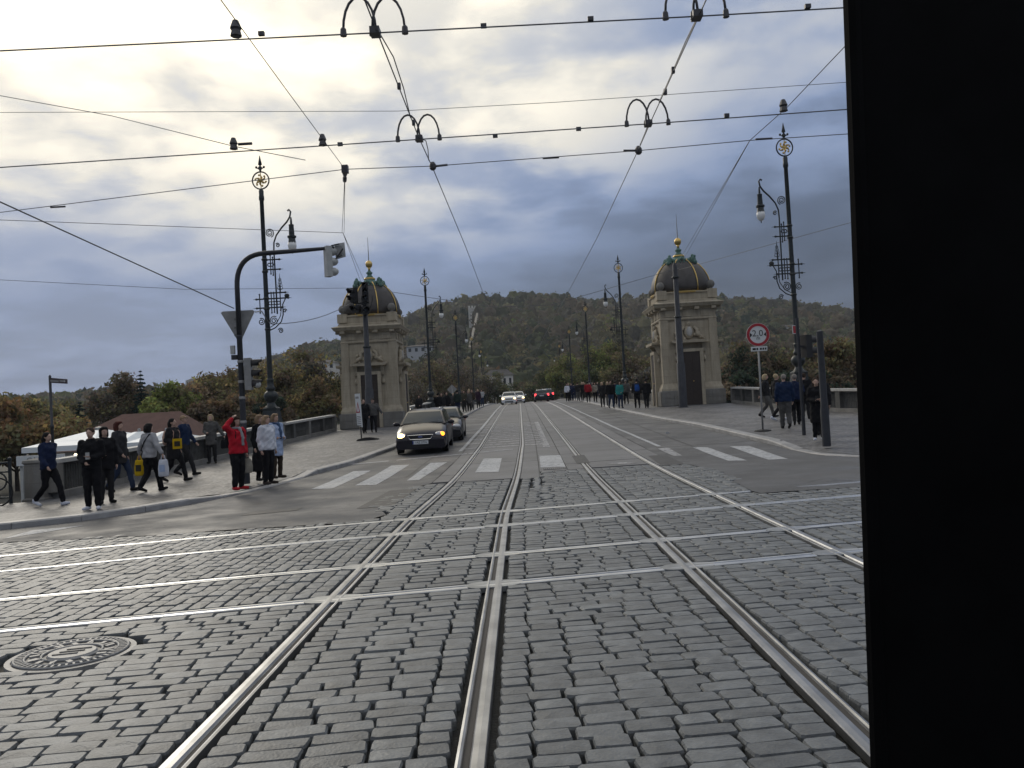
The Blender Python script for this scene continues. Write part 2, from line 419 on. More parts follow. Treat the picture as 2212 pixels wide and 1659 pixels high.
def inst(name, me, parent=None, loc=(0, 0, 0), rot=(0, 0, 0), scale=(1, 1, 1)):
    o = bpy.data.objects.new(name, me); COL.objects.link(o); o.parent = parent; o.location = loc; o.rotation_euler = rot; o.scale = scale
    return o
def grid(fn, us, vs_):
    b = MB(); nu, nv = len(us), len(vs_)
    b.v = [tuple(fn(u, v)) for v in vs_ for u in us]
    b.f = [(j * nu + i, j * nu + i + 1, (j + 1) * nu + i + 1, (j + 1) * nu + i) for j in range(nv - 1) for i in range(nu - 1)]
    return b
def np_mesh(name, V, Q, m, smooth=False, cols=None):
    V = np.asarray(V, np.float32); Q = np.asarray(Q, np.int32); k = Q.shape[1]
    me = bpy.data.meshes.new(name); me.vertices.add(len(V)); me.vertices.foreach_set('co', V.ravel())
    me.loops.add(Q.size); me.loops.foreach_set('vertex_index', Q.ravel())
    me.polygons.add(len(Q)); me.polygons.foreach_set('loop_start', np.arange(0, Q.size, k, dtype=np.int32))
    me.update(calc_edges=True)
    me.polygons.foreach_set('use_smooth', np.full(len(Q), bool(smooth)))
    if cols is not None:
        a = me.color_attributes.new('Col', 'FLOAT_COLOR', 'POINT'); c4 = np.ones((len(V), 4), np.float32); c4[:, :3] = cols; a.data.foreach_set('color', c4.ravel())
    me.materials.append(M[m]); return me
BENCH = bpy.data.scenes.new('bench')      # empty scene in which modifiers are evaluated; removed at the end
def evaluated(o):
    BENCH.collection.objects.link(o)
    with bpy.context.temp_override(scene=BENCH, view_layer=BENCH.view_layers[0]):
        return bpy.data.meshes.new_from_object(o.evaluated_get(bpy.context.evaluated_depsgraph_get()))
def text_mesh(txt, size, m, extrude=.002, name='lettering', align='CENTER'):
    cu = bpy.data.curves.new(name, 'FONT'); cu.body = txt; cu.size = size; cu.extrude = extrude; cu.align_x = align; cu.align_y = 'CENTER'; cu.resolution_u = 2
    o = bpy.data.objects.new(name, cu); me = evaluated(o)
    bpy.data.objects.remove(o); me.materials.clear(); me.materials.append(M[m]); me.name = name; return me
# ================================================================== SETTING
def frange(a, b, st):
    n = max(1, int(round((b - a) / st))); return [a + (b - a) * i / n for i in range(n + 1)]
def structure(o): o['kind'] = 'structure'; return o

# ground sheet to the horizon, river, near embankment
def terr(x, y):
    z = -6.2
    r = math.hypot(x, y)
    if y > 210: z += min(1, (y - 210) / 60) * 4.0
    if x < -22 and 14 < y < 210: z += min(1, (-22 - x) / 6) * 3.2
    if x > 24 and 20 < y < 210: z += min(1, (x - 24) / 8) * 3.0
    return z
xs = sorted(set(frange(-120, 120, 6) + frange(-6000, -120, 490) + frange(120, 6000, 490)))
ys = sorted(set(frange(-20, 300, 6) + frange(300, 9000, 580) + frange(-3000, -20, 745)))
structure(grid(lambda x, y: (x, y, terr(x, y)), xs, ys).build('ground', 'earth'))
structure(grid(lambda x, y: (x, y, -4.6), [-900, -24, 26, 900], [18, 100, 206]).build('river', 'water'))

# kerb and edge lines (x, y)
KL = [(-60, 5.6), (-40, 9.6), (-24, 12.8), (-14, 14.7), (-9.4, 15.64), (-8.6, 16.2), (-7.48, 17.54), (-6.99, 18.88), (-6.62, 20.02), (-6.33, 21.34), (-5.89, 24.0), (-5.3, 26.4), (-4.88, 31.4), (-4.4, 43.4), (-4.0, 56.4), (-3.85, 70), (-3.8, 130), (-3.8, 260)]
OL = [(-60, 11.5), (-40, 15.2), (-24, 18.0), (-15, 19.5), (-11.9, 20.0), (-11.85, 20.4), (-11.8, 20.8), (-11.7, 21.6), (-11.6, 22.6), (-11.5, 24), (-11.4, 25.5), (-11.35, 27.5), (-11.2, 32), (-11.1, 44), (-11.0, 49.0), (-7.75, 52.6), (-7.75, 130), (-7.75, 260)]
KRr = [(60, 24), (30, 20.6), (14, 18.7), (9.6, 18.2), (8.0, 18.3), (7.37, 18.9), (7.02, 20.0), (6.98, 21.1), (7.05, 23.2), (7.02, 29.0), (6.98, 33.6), (6.55, 39.3), (6.3, 48.8), (6.1, 60), (6.0, 80), (6.0, 130), (6.0, 260)]
ORr = [(60, 31), (30, 28), (20, 27), (17, 27), (15.6, 27.4), (15.0, 28), (14.5, 28.8), (14.2, 29.6), (14.0, 30.4), (13.8, 33), (13.5, 36), (13.3, 42), (13.2, 50.0), (9.4, 54.6), (9.3, 80), (9.3, 130), (9.3, 260)]
def kerb_h(x, y, right):
    # dropped kerb at the crossing
    if right: return .12 - .10 * max(0, min(1, (23.0 - y) / 1.0)) * (1 if y > 18 else 1)
    return .12 - .10 * max(0, min(1, (23.6 - y) / .8)) * max(0, min(1, (y - 18.6) / .7))
def resample(A, B, step):
    pa, pb = [], []
    for (a, b), (c, d) in zip(zip(A, A[1:]), zip(B, B[1:])):
        Ln = math.hypot(b[0] - a[0], b[1] - a[1]); n = max(1, int(round(Ln / step)))
        for i in range(n):
            t = i / n; pa.append((lerp(a[0], b[0], t), lerp(a[1], b[1], t))); pb.append((lerp(c[0], d[0], t), lerp(c[1], d[1], t)))
    pa.append(A[-1]); pb.append(B[-1]); return pa, pb
def pavement(name, K, O, right):
    pa, pb = resample(K, O, .6)
    us = [i / 10 for i in range(11)]
    def fn(u, i):
        a, b = pa[int(i)], pb[int(i)]
        off = .30 / max(.31, math.hypot(b[0] - a[0], b[1] - a[1])); u = off + (1 - off) * u
        x, y = lerp(a[0], b[0], u), lerp(a[1], b[1], u)
        kh = lerp(kerb_h(a[0], a[1], right), .12, min(1, u * 4))
        return (x, y, G(x, y) + kh - .004 + .010 * math.sin(x * 1.7 + y) * math.sin(y * 1.1))
    b = grid(fn, us, range(len(pa)))
    if right: b.f = [tuple(reversed(q)) for q in b.f]
    b.f = [tuple(reversed(q)) for q in b.f]
    return structure(b.build(name, 'mosaic', smooth='all'))
pavL = pavement('pavement_left', KL, OL, False)
pavR = pavement('pavement_right', KRr, ORr, True)

# kerb stones, one by one
def kerbs(K, par, right):
    # walk along the line in stone lengths
    pts = [Vector((x, y, 0)) for x, y in K if -16 < x < 16 and y < 140]
    L = [0.0]
    for a, b in zip(pts, pts[1:]): L.append(L[-1] + (b - a).length)
    def pos(s):
        for i in range(len(L) - 1):
            if s <= L[i + 1]: return pts[i].lerp(pts[i + 1], (s - L[i]) / (L[i + 1] - L[i]))
        return pts[-1].copy()
    s = 0.0; proto = []
    for k in range(6):
        b = MB(); j = lambda: random.uniform(-.008, .008)
        pr = [(-.5, 0, -.16), (.5, 0, -.16), (.5, .30, -.16), (-.5, .30, -.16), (-.5, 0, -.025), (.5, 0, -.025), (.5, .30, 0), (-.5, .30, 0), (-.5, .03, 0), (.5, .03, 0)]
        vs = [(x + (j() * .5), y + j(), z + j() * .4) for x, y, z in pr]
        b.add(vs, [(3, 2, 1, 0), (0, 1, 5, 4), (4, 5, 9, 8), (8, 9, 6, 7), (2, 3, 7, 6), (1, 2, 6, 9, 5), (3, 0, 4, 8, 7)])
        proto.append(b.mesh('kerb_stone', 'kerb'))
    n = 0
    while s < L[-1] - .3 and n < 290:
        ln = random.uniform(.85, 1.35) if s < 70 else random.uniform(1.6, 2.2)
        a, b = pos(s), pos(min(s + ln, L[-1])); d = b - a
        mid = (a + b) / 2; ang = math.atan2(d.y, d.x)
        z0 = G(a.x, a.y) + kerb_h(a.x, a.y, right); z1 = G(b.x, b.y) + kerb_h(b.x, b.y, right)
        o = inst('kerb_stone', random.choice(proto), par, (mid.x, mid.y, (z0 + z1) / 2 + random.uniform(0, .006)), (0, -math.atan2(z1 - z0, d.length), ang), (d.length - .012, -1 if right else 1, 1))
        s += ln; n += 1
kerbs(KL, pavL, False); kerbs(KRr, pavR, True)

# asphalt
def bed_pt(x, v):
    top = 19.9 + .19 * (x + 12) if x < -11.9 else 27 if x > 15 else 30
    y = lerp(-24, top, v); return (x, y, G(x, y) - .065)
BED = structure(grid(bed_pt, sorted(frange(-46, 46, 2.0) + [-11.95, -11.85]), [i / 54 for i in range(55)]).build('cobbled_roadway', 'joint'))
def wob(t, a=.06): return a * (math.sin(t * 3.1) + .6 * math.sin(t * 7.7 + 1) + .4 * math.sin(t * 17.3))
BLx = [(-60, 17 - 10.0), (-30, 11.0), (-12, 13.75), (-8.7, 13.7), (-6.24, 13.36), (-3.95, 13.24), (-2.49, 13.34)]
XRy = [(13.2, -2.5), (14.2, -2.35), (15.0, -2.7), (16, -2.8), (18.4, -2.6), (19.2, -2.15), (25, -2.02), (45, -1.86), (260, -1.85)]
XR2 = [(13.2, 3.8), (14.7, 3.85), (17.5, 4.2), (19, 4.05), (20.5, 3.72), (25, 3.72), (45, 3.7), (260, 3.7)]
kxL = lambda y: plin([(q[1], q[0]) for q in KL], y)
kxR = lambda y: plin([(q[1], q[0]) for q in KRr[5:]], y)
def road_z(x, y): return G(x, y) + .012 * (wob(x * .2 + y * .13, .5))
def fA(u, x):
    y0 = plin(BLx, x) + wob(x * 2); y1 = plin([(q[0], q[1]) for q in KL], x) + .02
    y = lerp(y0, y1, u); return (x, y, road_z(x, y))
a1 = grid(lambda u, x: fA(u, x), [i / 8 for i in range(9)], frange(-46, -6.3, .4)); 
def fB(u, y):
    x0 = -6.3 if y < 21.4 else kxL(y) - .02; x1 = plin(XRy, y) + (wob(y * 2.3) if y < 19 else 0); x = lerp(x0, x1, u); return (x, y, road_z(x, y))
a2 = grid(fB, [i / 8 for i in range(9)], frange(13.3, 60, .4) + frange(62, 260, 4))
def fC(u, y):
    x0 = plin(XR2, y) + (wob(y * 2.7 + 2) if y < 20 else 0); x1 = 7.4 if y < 18.9 else kxR(y) + .02; x = lerp(x0, x1, u); return (x, y, road_z(x, y))
a3 = grid(fC, [i / 8 for i in range(9)], frange(13.5, 60, .4) + frange(62, 260, 4))
def fD(u, x):
    y0 = 13.5 + .13 * (x - 4) + wob(x * 2.2, .05); y1 = plin([(q[0], q[1]) for q in reversed(KRr[:6])], x) + .02; y = lerp(y0, y1, u); return (x, y, road_z(x, y))
a4 = grid(fD, [i / 8 for i in range(9)], frange(7.4, 46, .5))
a1.f = [tuple(reversed(q)) for q in a1.f]; a4.f = [tuple(reversed(q)) for q in a4.f]
road = MB(); [road.merge(a) for a in (a1, a2, a3, a4)]
ROAD = structure(road.build('asphalt_road', 'asphalt', smooth='all'))

# track bed slabs on the bridge
TRK = structure(grid(lambda u, y: (lerp(plin(XRy, y), plin(XR2, y), u), y, G(lerp(plin(XRy, y), plin(XR2, y), u), y) - (.03 if y < 92 else .004)), [i / 6 for i in range(7)], frange(19.3, 60, .7) + frange(61, 91, 2) + [91.9, 92.1] + frange(94, 260, 4)).build('tram_track_bed', 'slab'))

# rails (x along y, or y along x)
RX = {'L1': [(-20, -1.84), (13, -1.84), (20, -1.63), (30, -1.48), (80, -1.42), (250, -1.42)],
      'L2': [(-20, -.33), (13, -.33), (20, -.14), (30, .02), (80, .08), (250, .08)],
      'R1': [(-20, 1.57), (13, 1.58), (20, 1.60), (30, 1.62), (80, 1.65), (250, 1.65)],
      'R2': [(-20, 3.10), (10, 3.14), (20, 3.17), (30, 3.16), (80, 3.17), (250, 3.17)]}
def cross(y0, k):   # y along x, bending a little to the left
    pts = []
    for x in frange(-46, 46, 1.0):
        y = y0 + .128 * (x + .33)
        if x < -1.8: y -= k * (-1.8 - x) * .5 * min(1, (-1.8 - x) / 4)
        pts.append((x, y))
    return pts
CYr = {'C1': cross(8.00, .02), 'C2': cross(9.58, .05), 'C3': cross(11.86, .115), 'C4': cross(13.42, .13)}
rx = lambda k, y: plin(RX[k], y)
ry = lambda k, x: plin(CYr[k], x)
def smoothline(pts, st):
    f = lambda v: (plin(pts, v - 1.2) + plin(pts, v - .6) + plin(pts, v) + plin(pts, v + .6) + plin(pts, v + 1.2)) / 5
    return f
def rail_profile(side, w=1.0):
    # side +1: groove on the +lateral side
    p = [(-.076, -.05), (-.073, -.006), (-.068, .003), (-.034, .0055), (-.004, .003), (.003, -.006), (.012, -.026), (.040, -.026), (.047, .0), (.060, .005), (.074, .001), (.078, -.05)]
    p = [(a * side * w, b) for a, b in p]
    return p if side > 0 else p[::-1]
def groove(pts, sd, w, o):
    g = [(.008 * sd * w, -.014), (.044 * sd * w, -.014)]
    MB().sweep(pts, g if sd > 0 else g[::-1]).build('groove', 'rail_side', o)
rail_lab = {'L1': ('long tram rail, leftmost of the four running onto the bridge', 1), 'L2': ('long tram rail running onto the bridge just left of the centre', -1),
            'R1': ('long tram rail running onto the bridge, second from the right', 1), 'R2': ('long tram rail running onto the bridge, rightmost of the four', -1)}
for k, (lab, sd) in rail_lab.items():
    f = smoothline(RX[k], 1); pts = [(f(y), y, G(f(y), y)) for y in frange(-6, 40, .5) + frange(41, 240, 3)]
    o = MB().sweep(pts, rail_profile(sd)).build('tram_rail', 'rail'); tag(o, lab, 'rail', 'tram rails in the road'); groove(pts, sd, 1.0, o)
cross_lab = {'C1': ('tram rail crossing the picture, nearest of the four cross rails', 1), 'C2': ('tram rail crossing the picture, second nearest cross rail', -1),
             'C3': ('tram rail crossing the picture, second farthest cross rail', 1), 'C4': ('tram rail crossing the picture, farthest one beside the asphalt', -1)}
plates = []
for k, (lab, sd) in cross_lab.items():
    pts = [(x, ry(k, x), G(x, ry(k, x)) - .002) for x in frange(-30, 30, .5)]
    o = MB().sweep(pts, rail_profile(-sd, 1.0)).build('tram_rail', 'rail_cross'); tag(o, lab, 'rail', 'tram rails in the road'); groove(pts, -sd, 1.0, o)
    for q in RX:
        x0 = rx(q, 9 if k in ('C1', 'C2') else 13); y0 = ry(k, x0); x0 = rx(q, y0)
        pl = MB(); z = G(x0, y0)
        poly = []
        for t in range(20):
            w = 2 * math.pi * t / 20; a = .27 * math.copysign(abs(math.cos(w)) ** .8, math.cos(w)); b_ = .150 * math.copysign(abs(math.sin(w)) ** .75, math.sin(w))
            poly.append((x0 + a, y0 + b_ + .128 * a))
        pl.prism(poly, z - .05, z + .001, 'z'); pl.build('crossing_plate', 'plate', o); plates.append((x0, y0))

# slabs (one by one)
def slab_quad(xa, xb, y0, y1, par, name='slab', m='slab', dz=0.0):
    b = MB(); vs = []
    for z in (-.05, 0):
        for fx, y in ((xa, y0), (xb, y0), (xb, y1), (xa, y1)):
            x = fx(y) if callable(fx) else fx
            vs.append((x, y, G(x, y) + z + dz))
    b.add(vs, [(3, 2, 1, 0), (4, 5, 6, 7), (0, 1, 5, 4), (1, 2, 6, 5), (2, 3, 7, 6), (3, 0, 4, 7)])
    return b.build(name, m, par)
sm = {k: smoothline(RX[k], 1) for k in RX}
cols = [(lambda y: plin(XRy, y) + .02, lambda y: sm['L1'](y) - .10, 19.35), (lambda y: sm['L1'](y) + .10, lambda y: sm['L2'](y) - .10, 19.15),
        (lambda y: sm['L2'](y) + .10, lambda y: lerp(sm['L2'](y), sm['R1'](y), .30), 18.9), (lambda y: lerp(sm['L2'](y), sm['R1'](y), .30) + .025, lambda y: lerp(sm['L2'](y), sm['R1'](y), .70), 20.3),
        (lambda y: lerp(sm['L2'](y), sm['R1'](y), .70) + .025, lambda y: sm['R1'](y) - .10, 20.35), (lambda y: sm['R1'](y) + .10, lambda y: sm['R2'](y) - .10, 20.5), (lambda y: sm['R2'](y) + .10, lambda y: plin(XR2, y) - .02, 20.0)]
for i, (fa, fb, ys0) in enumerate(cols):
    y = ys0; first = True
    while y < 92:
        ln = (1.55 if first else 3.0 if y < 50 else 6.0)
        slab_quad(fa, fb, y, min(y + ln - .025, 92), TRK, dz=random.uniform(-.003, .003)); y += ln; first = False

# painted markings
def mark(name, corners, m='paint', par=None, n=6):
    a, b, c, d = [Vector((p[0], p[1], 0)) for p in corners]   # a-b near edge, d-c far edge
    def fn(u, v):
        p = a.lerp(b, u).lerp(d.lerp(c, u), v); return (p.x, p.y, G(p.x, p.y) + .012 * wob(p.x * .2 + p.y * .13, .5) * (0 if TRKX(p.x, p.y) else 1) + .006)
    return grid(fn, [0, .5, 1], [i / n for i in range(n + 1)]).build(name, m, par or ROAD)
def TRKX(x, y): return y > 19 and plin(XRy, y) < x < plin(XR2, y)
def g0(px, py): p = foot(px, py, 0.0); return (p.x, p.y)
for c in ([(672, 1057), (718, 1055.5), (801, 1017), (764, 1018)], [(767, 1049), (812, 1048), (884, 1005), (846, 1006.5)], [(879, 1038), (905, 1037), (966, 999), (930, 1001)],
          [(1496, 967), (1528, 967), (1614, 994.5), (1573, 995)], [(1576, 965), (1618, 964), (1703, 991.5), (1660, 993)]):
    q = [g0(*p) for p in c]; mark('zebra_stripe', q)
for c in ([(1026, 1021), (1077, 1020), (1084, 990), (1045, 991)], [(1168, 1010), (1222, 1009), (1210, 983), (1165, 985)]):
    mark('zebra_stripe', [g0(*p) for p in c], par=TRK)
mark('zebra_stripe', [g0(*p) for p in [(4, 1166), (92, 1152), (180, 1136), (70, 1147)]], 'paint')
mark('zebra_stripe', [g0(*p) for p in [(1420, 969), (1444, 967.5), (1474, 984), (1456, 985)]], 'paint_worn')
mark('zebra_stripe', [g0(*p) for p in [(1310, 1001), (1350, 999), (1375, 1001), (1335, 1003)]], 'paint_worn', TRK)
a_, b_ = g0(760, 1004.5), g0(1008, 981)
mark('stop_line', [a_, b_, (b_[0], b_[1] + .22), (a_[0], a_[1] + .24)])
a_, b_ = g0(1012, 980.5), g0(1108, 971)
mark('stop_line', [a_, b_, (b_[0], b_[1] + .2), (a_[0], a_[1] + .2)], par=TRK)
def line_along(fx, y0, y1, w, m, par):
    for y in frange(y0, y1, 12)[:-1]:
        e = min(y + 12.5, y1); mark('lane_line', [(fx(y) - w / 2, y), (fx(y) + w / 2, y), (fx(e) + w / 2, e), (fx(e) - w / 2, e)], m, par, 12)
for c in ([(770, 1098), (845, 1094), (900, 1056), (842, 1060)], [(1400, 985), (1440, 983), (1480, 1003), (1430, 1006)], [(1235, 985), (1262, 983), (1275, 1000), (1246, 1002)], [(520, 1115), (640, 1103), (655, 1096), (545, 1106)]): mark('asphalt_patch', [g0(*p) for p in c], 'patch')
for x0, x1, ya, yb in ((-4.6, -4.1, 30, 70), (5.0, 5.4, 24, 66), (-3.0, -2.8, 21, 34)): mark('asphalt_seam', [(x0, ya), (x0 + .05, ya), (x1 + .05, yb), (x1, yb)], 'patch', None, 30)
for y in (24.8, 37.5, 52): mark('asphalt_seam', [(4.0, y), (6.7, y + .1), (6.7, y + .16), (4.0, y + .06)], 'patch')
line_along(lambda y: plin(XRy, y) - .13, 28.5, 118, .13, 'paint', ROAD)
line_along(lambda y: plin([(22, 4.22), (30, 4.1), (60, 4.0), (120, 3.9)], y), 25.2, 116, .13, 'paint', ROAD)
for i in range(15):      # hatched box on the track bed
    y = 29.3 + i * 1.14; x0 = sm['L1'](y) + .12; x1 = sm['L2'](y) - .10
    mark('hatch_bar', [(x0, y), (x1, y - .05), (x1, y + .36), (x0, y + .40)], 'paint_worn', TRK)
    mark('hatch_bar', [(sm['L2'](y) + .12, y - .05), (.82, y - .08), (.82, y + .30), (sm['L2'](y) + .12, y + .34)], 'paint_worn', TRK)
    if i % 2 == 0: mark('hatch_bar', [(plin(XRy, y) - .05, y), (sm['L1'](y) - .12, y), (sm['L1'](y) - .12, y + .38), (plin(XRy, y) - .05, y + .38)], 'paint_worn', ROAD)
mark('lane_line', [(.72, 27.9), (.95, 27.8), (.98, 45.6), (.78, 45.7)], 'paint_worn', TRK, 16)

# ------------------------------------------------------------------ cobblestones
variants = []
for k in range(14):
    r_ = random.Random(k); vs = []
    base = [(-.5, -.38), (-.42, -.5), (.42, -.5), (.5, -.38), (.5, .38), (.42, .5), (-.42, .5), (-.5, .38)]
    jit = [(x + r_.uniform(-.03, .03), y + r_.uniform(-.045, .045)) for x, y in base]
    for sc_, z in ((.985, -.07), (1.0, -.016), (.945, -.001)):
        for x, y in jit: vs.append((x * sc_, y * sc_, z + (r_.uniform(-.003, .002) if z > -.01 else 0)))
    vs.append((r_.uniform(-.1, .1), r_.uniform(-.1, .1), .004))
    variants.append(np.array(vs))
sq = []
for i in range(2):
    for k in range(8): sq.append((i * 8 + k, i * 8 + (k + 1) % 8, (i + 1) * 8 + (k + 1) % 8, (i + 1) * 8 + k))
stops = [(16 + k, 16 + (k + 1) % 8, 24) for k in range(8)]
var_me = []
for v in variants:
    b = MB(); b.v = [tuple(p) for p in v]; b.f = sq + stops; var_me.append(b.mesh('cobblestone', 'cobble'))
ST = []     # (x, y, lx, ly, ang)
MANH = Vector((-3.6, 6.5))
def asphalted(x, y):
    if x < -2.2 and y > plin(BLx, x) + .10 and (y < 13.2 or x < plin(XRy, y) - .05): return True
    if x > 3.7 and y > 13.5 + .13 * (x - 4) + .10 and x > plin(XR2, y) + .05: return True
    if y > 19.1 and x < .35: return True
    if y > 20.3: return True
    if y > 18.95 and -.2 < x < .3: return True
    return False
def put(x, y, lx, ly, ang):
    if lx < .05 or ly < .05 or y < 2.4: return
    if (Vector((x, y)) - MANH).length < .52: return
    if asphalted(x, y): return
    if abs(x) > .70 * y + 1.2 or x > .46 * y + .9: return
    for px, py in plates:
        if abs(x - px) < .33 and abs(y - py - .128 * (x - px)) < .20: return
    ST.append((x + random.uniform(-.006, .006), y + random.uniform(-.006, .006), lx, ly, ang + random.uniform(-.018, .018)))
def split(total, lo, hi, head=None):
    out = []; rem = total
    if head and total > .7: out.append(random.uniform(*head)); rem -= out[0]
    tail = random.uniform(*head) if head and total > .7 else 0; rem -= tail
    n = max(1, int(round(rem / ((lo + hi) / 2)))); ws = [random.uniform(lo, hi) for _ in range(n)]; s = rem / sum(ws); out += [w * s for w in ws]
    if tail: out.append(tail)
    return out
def rows(y0f, y1f, xlf, xrf, pitch=.148, lo=.19, hi=.34, head=(.17, .21), c0=.135, c1=.135):
    xm = (xlf(y0f(0)) + xrf(y0f(0))) / 2; hgt = y1f(xm) - y0f(xm) - c0 - c1; n = max(1, int(round(hgt / pitch)))
    for r in range(n):
        v = (r + .5) / n
        yc = y0f(xm) + c0 + v * hgt
        xl, xr = xlf(yc) + .115, xrf(yc) - .115
        if xr - xl < .1: continue
        x = xl
        for ln in split(xr - xl, lo, hi, head):
            cx = x + ln / 2; ya, yb = y0f(cx) + c0, y1f(cx) - c1
            sl = lerp(y0f(cx + .1) - y0f(cx - .1), y1f(cx + .1) - y1f(cx - .1), v) / .2
            put(cx, ya + v * (yb - ya), ln - random.uniform(.008, .020), (yb - ya) / n - random.uniform(.007, .015), math.atan(sl)); x += ln
def columns(y0f, y1f, xa, xb, pitch=.160, lo=.2, hi=.32, lean=.35):
    n = int((xb - xa) / pitch)
    for k in range(n):
        x = xa + (k + .5) * (xb - xa) / n; ya, yb = y0f(x) + .13, y1f(x) - .13
        if yb - ya < .1: continue
        y = ya
        for ln in split(yb - ya, lo, hi):
            yc = y + ln / 2
            put(x + lean * (yc - (ya + yb) / 2) * 0, yc, (xb - xa) / n - random.uniform(.012, .024), ln - random.uniform(.014, .03), .0); y += ln
cy = {k: (lambda x, k=k: ry(k, x)) for k in CYr}
bands = [(lambda x: ry('C1', x) - 5.6, cy['C1']), (cy['C1'], cy['C2']), (cy['C2'], cy['C3']), (cy['C3'], cy['C4'])]
inner = [('L1', 'L2'), ('L2', 'R1'), ('R1', 'R2')]
for i, (y0f, y1f) in enumerate(bands):
    for a, b in inner:
        rows(y0f, y1f, lambda y, a=a: sm[a](y), lambda y, b=b: sm[b](y))
    if i == 0:
        rows(y0f, y1f, lambda y: -7.5, lambda y: sm['L1'](y)); rows(y0f, y1f, lambda y: sm['R2'](y), lambda y: 6.0)
    else:
        columns(y0f, y1f, -13.0, -1.95); columns(y0f, y1f, 3.26, 8.2)
for (a, b), top in zip(inner, (19.05, 18.95, 20.4)):
    tf = (lambda x: 18.95 if x < .35 else 20.3) if a == 'L2' else (lambda x, t=top: t)
    rows(cy['C4'], tf, lambda y, a=a: sm[a](y), lambda y, b=b: sm[b](y), c1=.01)
rows(lambda x: ry('C4', x), lambda x: 19.2, lambda y: -3.2, lambda y: sm['L1'](y), c1=0); columns(cy['C4'], lambda x: plin(BLx, x) + .35, -13.0, -3.2)
rows(lambda x: ry('C4', x), lambda x: 20.4, lambda y: sm['R2'](y), lambda y: 4.5, c1=0); columns(cy['C4'], lambda x: 13.95 + .13 * (x - 4), 4.5, 9)
# nearest 300 as single pieces, the rest joined
ST.sort(key=lambda s: s[1] + .35 * abs(s[0]) + (3 if (s[0] > .42 * s[1] or s[0] < -.62 * s[1] or s[1] < 3.6) else 0))
def stone_z(): return random.uniform(-.005, .004)
for x, y, lx, ly, a in ST[:300]:
    inst('cobblestone', random.choice(var_me), BED, (x, y, G(x, y) + stone_z()), (random.uniform(-.02, .02), random.uniform(-.014, .014), a), (lx, ly, 1))
rest = ST[300:]; n = len(rest)
Vv = np.zeros((n, 25, 3)); 
for i, (x, y, lx, ly, a) in enumerate(rest):
    v = variants[i % 14] * np.array([lx, ly, 1.0]); ca, sa = math.cos(a), math.sin(a)
    if random.random() < .5: v = v * np.array([-1, -1, 1.0])
    tx, ty = random.uniform(-.02, .02), random.uniform(-.014, .014)
    Vv[i, :, 0] = x + v[:, 0] * ca - v[:, 1] * sa; Vv[i, :, 1] = y + v[:, 0] * sa + v[:, 1] * ca
    Vv[i, :, 2] = G(x, y) + stone_z() + v[:, 2] + tx * v[:, 1] + ty * v[:, 0]
qs = np.array(sq); ts = np.array([(a, b, c) for a, b, c in stops])
off = (np.arange(n) * 25)[:, None, None]
tri = np.concatenate([qs[:, [0, 1, 2]], qs[:, [0, 2, 3]], ts])
me = np_mesh('cobblestones', Vv.reshape(-1, 3), (tri[None] + off).reshape(-1, 3), 'cobble', False)
o = inst('cobblestones', me, BED); o['kind'] = 'stuff'
print('cobbles', len(ST))
# ------------------------------------------------------------------ wooded hill
RIDGE = [(-400, 885), (-150, 876), (0, 866), (150, 862), (300, 856), (380, 850), (480, 818), (560, 790), (640, 757), (705, 742), (760, 727), (800, 716), (880, 688), (940, 663), (1000, 650), (1060, 644), (1120, 640), (1180, 640), (1220, 646), (1260, 655), (1300, 650), (1345, 646), (1420, 646), (1500, 648), (1570, 646), (1640, 647), (1700, 656), (1760, 663), (1840, 678), (1950, 700), (2100, 730), (2300, 770)]
rid = []
for px, py in RIDGE:
    p = at(px, py, 900); rid.append((p.x / 900, p.z - 12.5))
def hill(tx, t):       # tx: tangent of azimuth, t: 0 foot .. 1 ridge .. 1.3 back
    Y = lerp(330, 900, t); zr = plin(rid, tx)
    s = min(t, 1.0); sh = s * s * (3 - 2 * s) * .35 + s * .65
    z = lerp(-2.5, zr, sh)
    if t > 1: z = zr - (t - 1) * 160
    z += 5 * math.sin(tx * 40 + t * 7) * s * (1 - s) * 2
    return (tx * Y, Y, z)
structure(grid(hill, frange(-.80, .70, .012), frange(0, 1.3, .05)).build('hill', 'grass_far', smooth='all'))
# far blue ridge on the left
def far(x, t):
    zr = 20 + 34 * math.exp(-((x + 1450) / 700) ** 2) + 16 * math.sin(x * .004) + 8 * math.sin(x * .013)
    zr *= max(0, min(1, (-x - 200) / 500)) if x > -700 else 1
    return (x, 2600 + 500 * t, -3 + zr * math.sin(min(1, t) * math.pi / 2))
structure(grid(far, frange(-2600, 200, 50), [0, .2, .4, .6, .8, 1.0, 1.2]).build('distant_ridge', 'grass_far', smooth='all'))

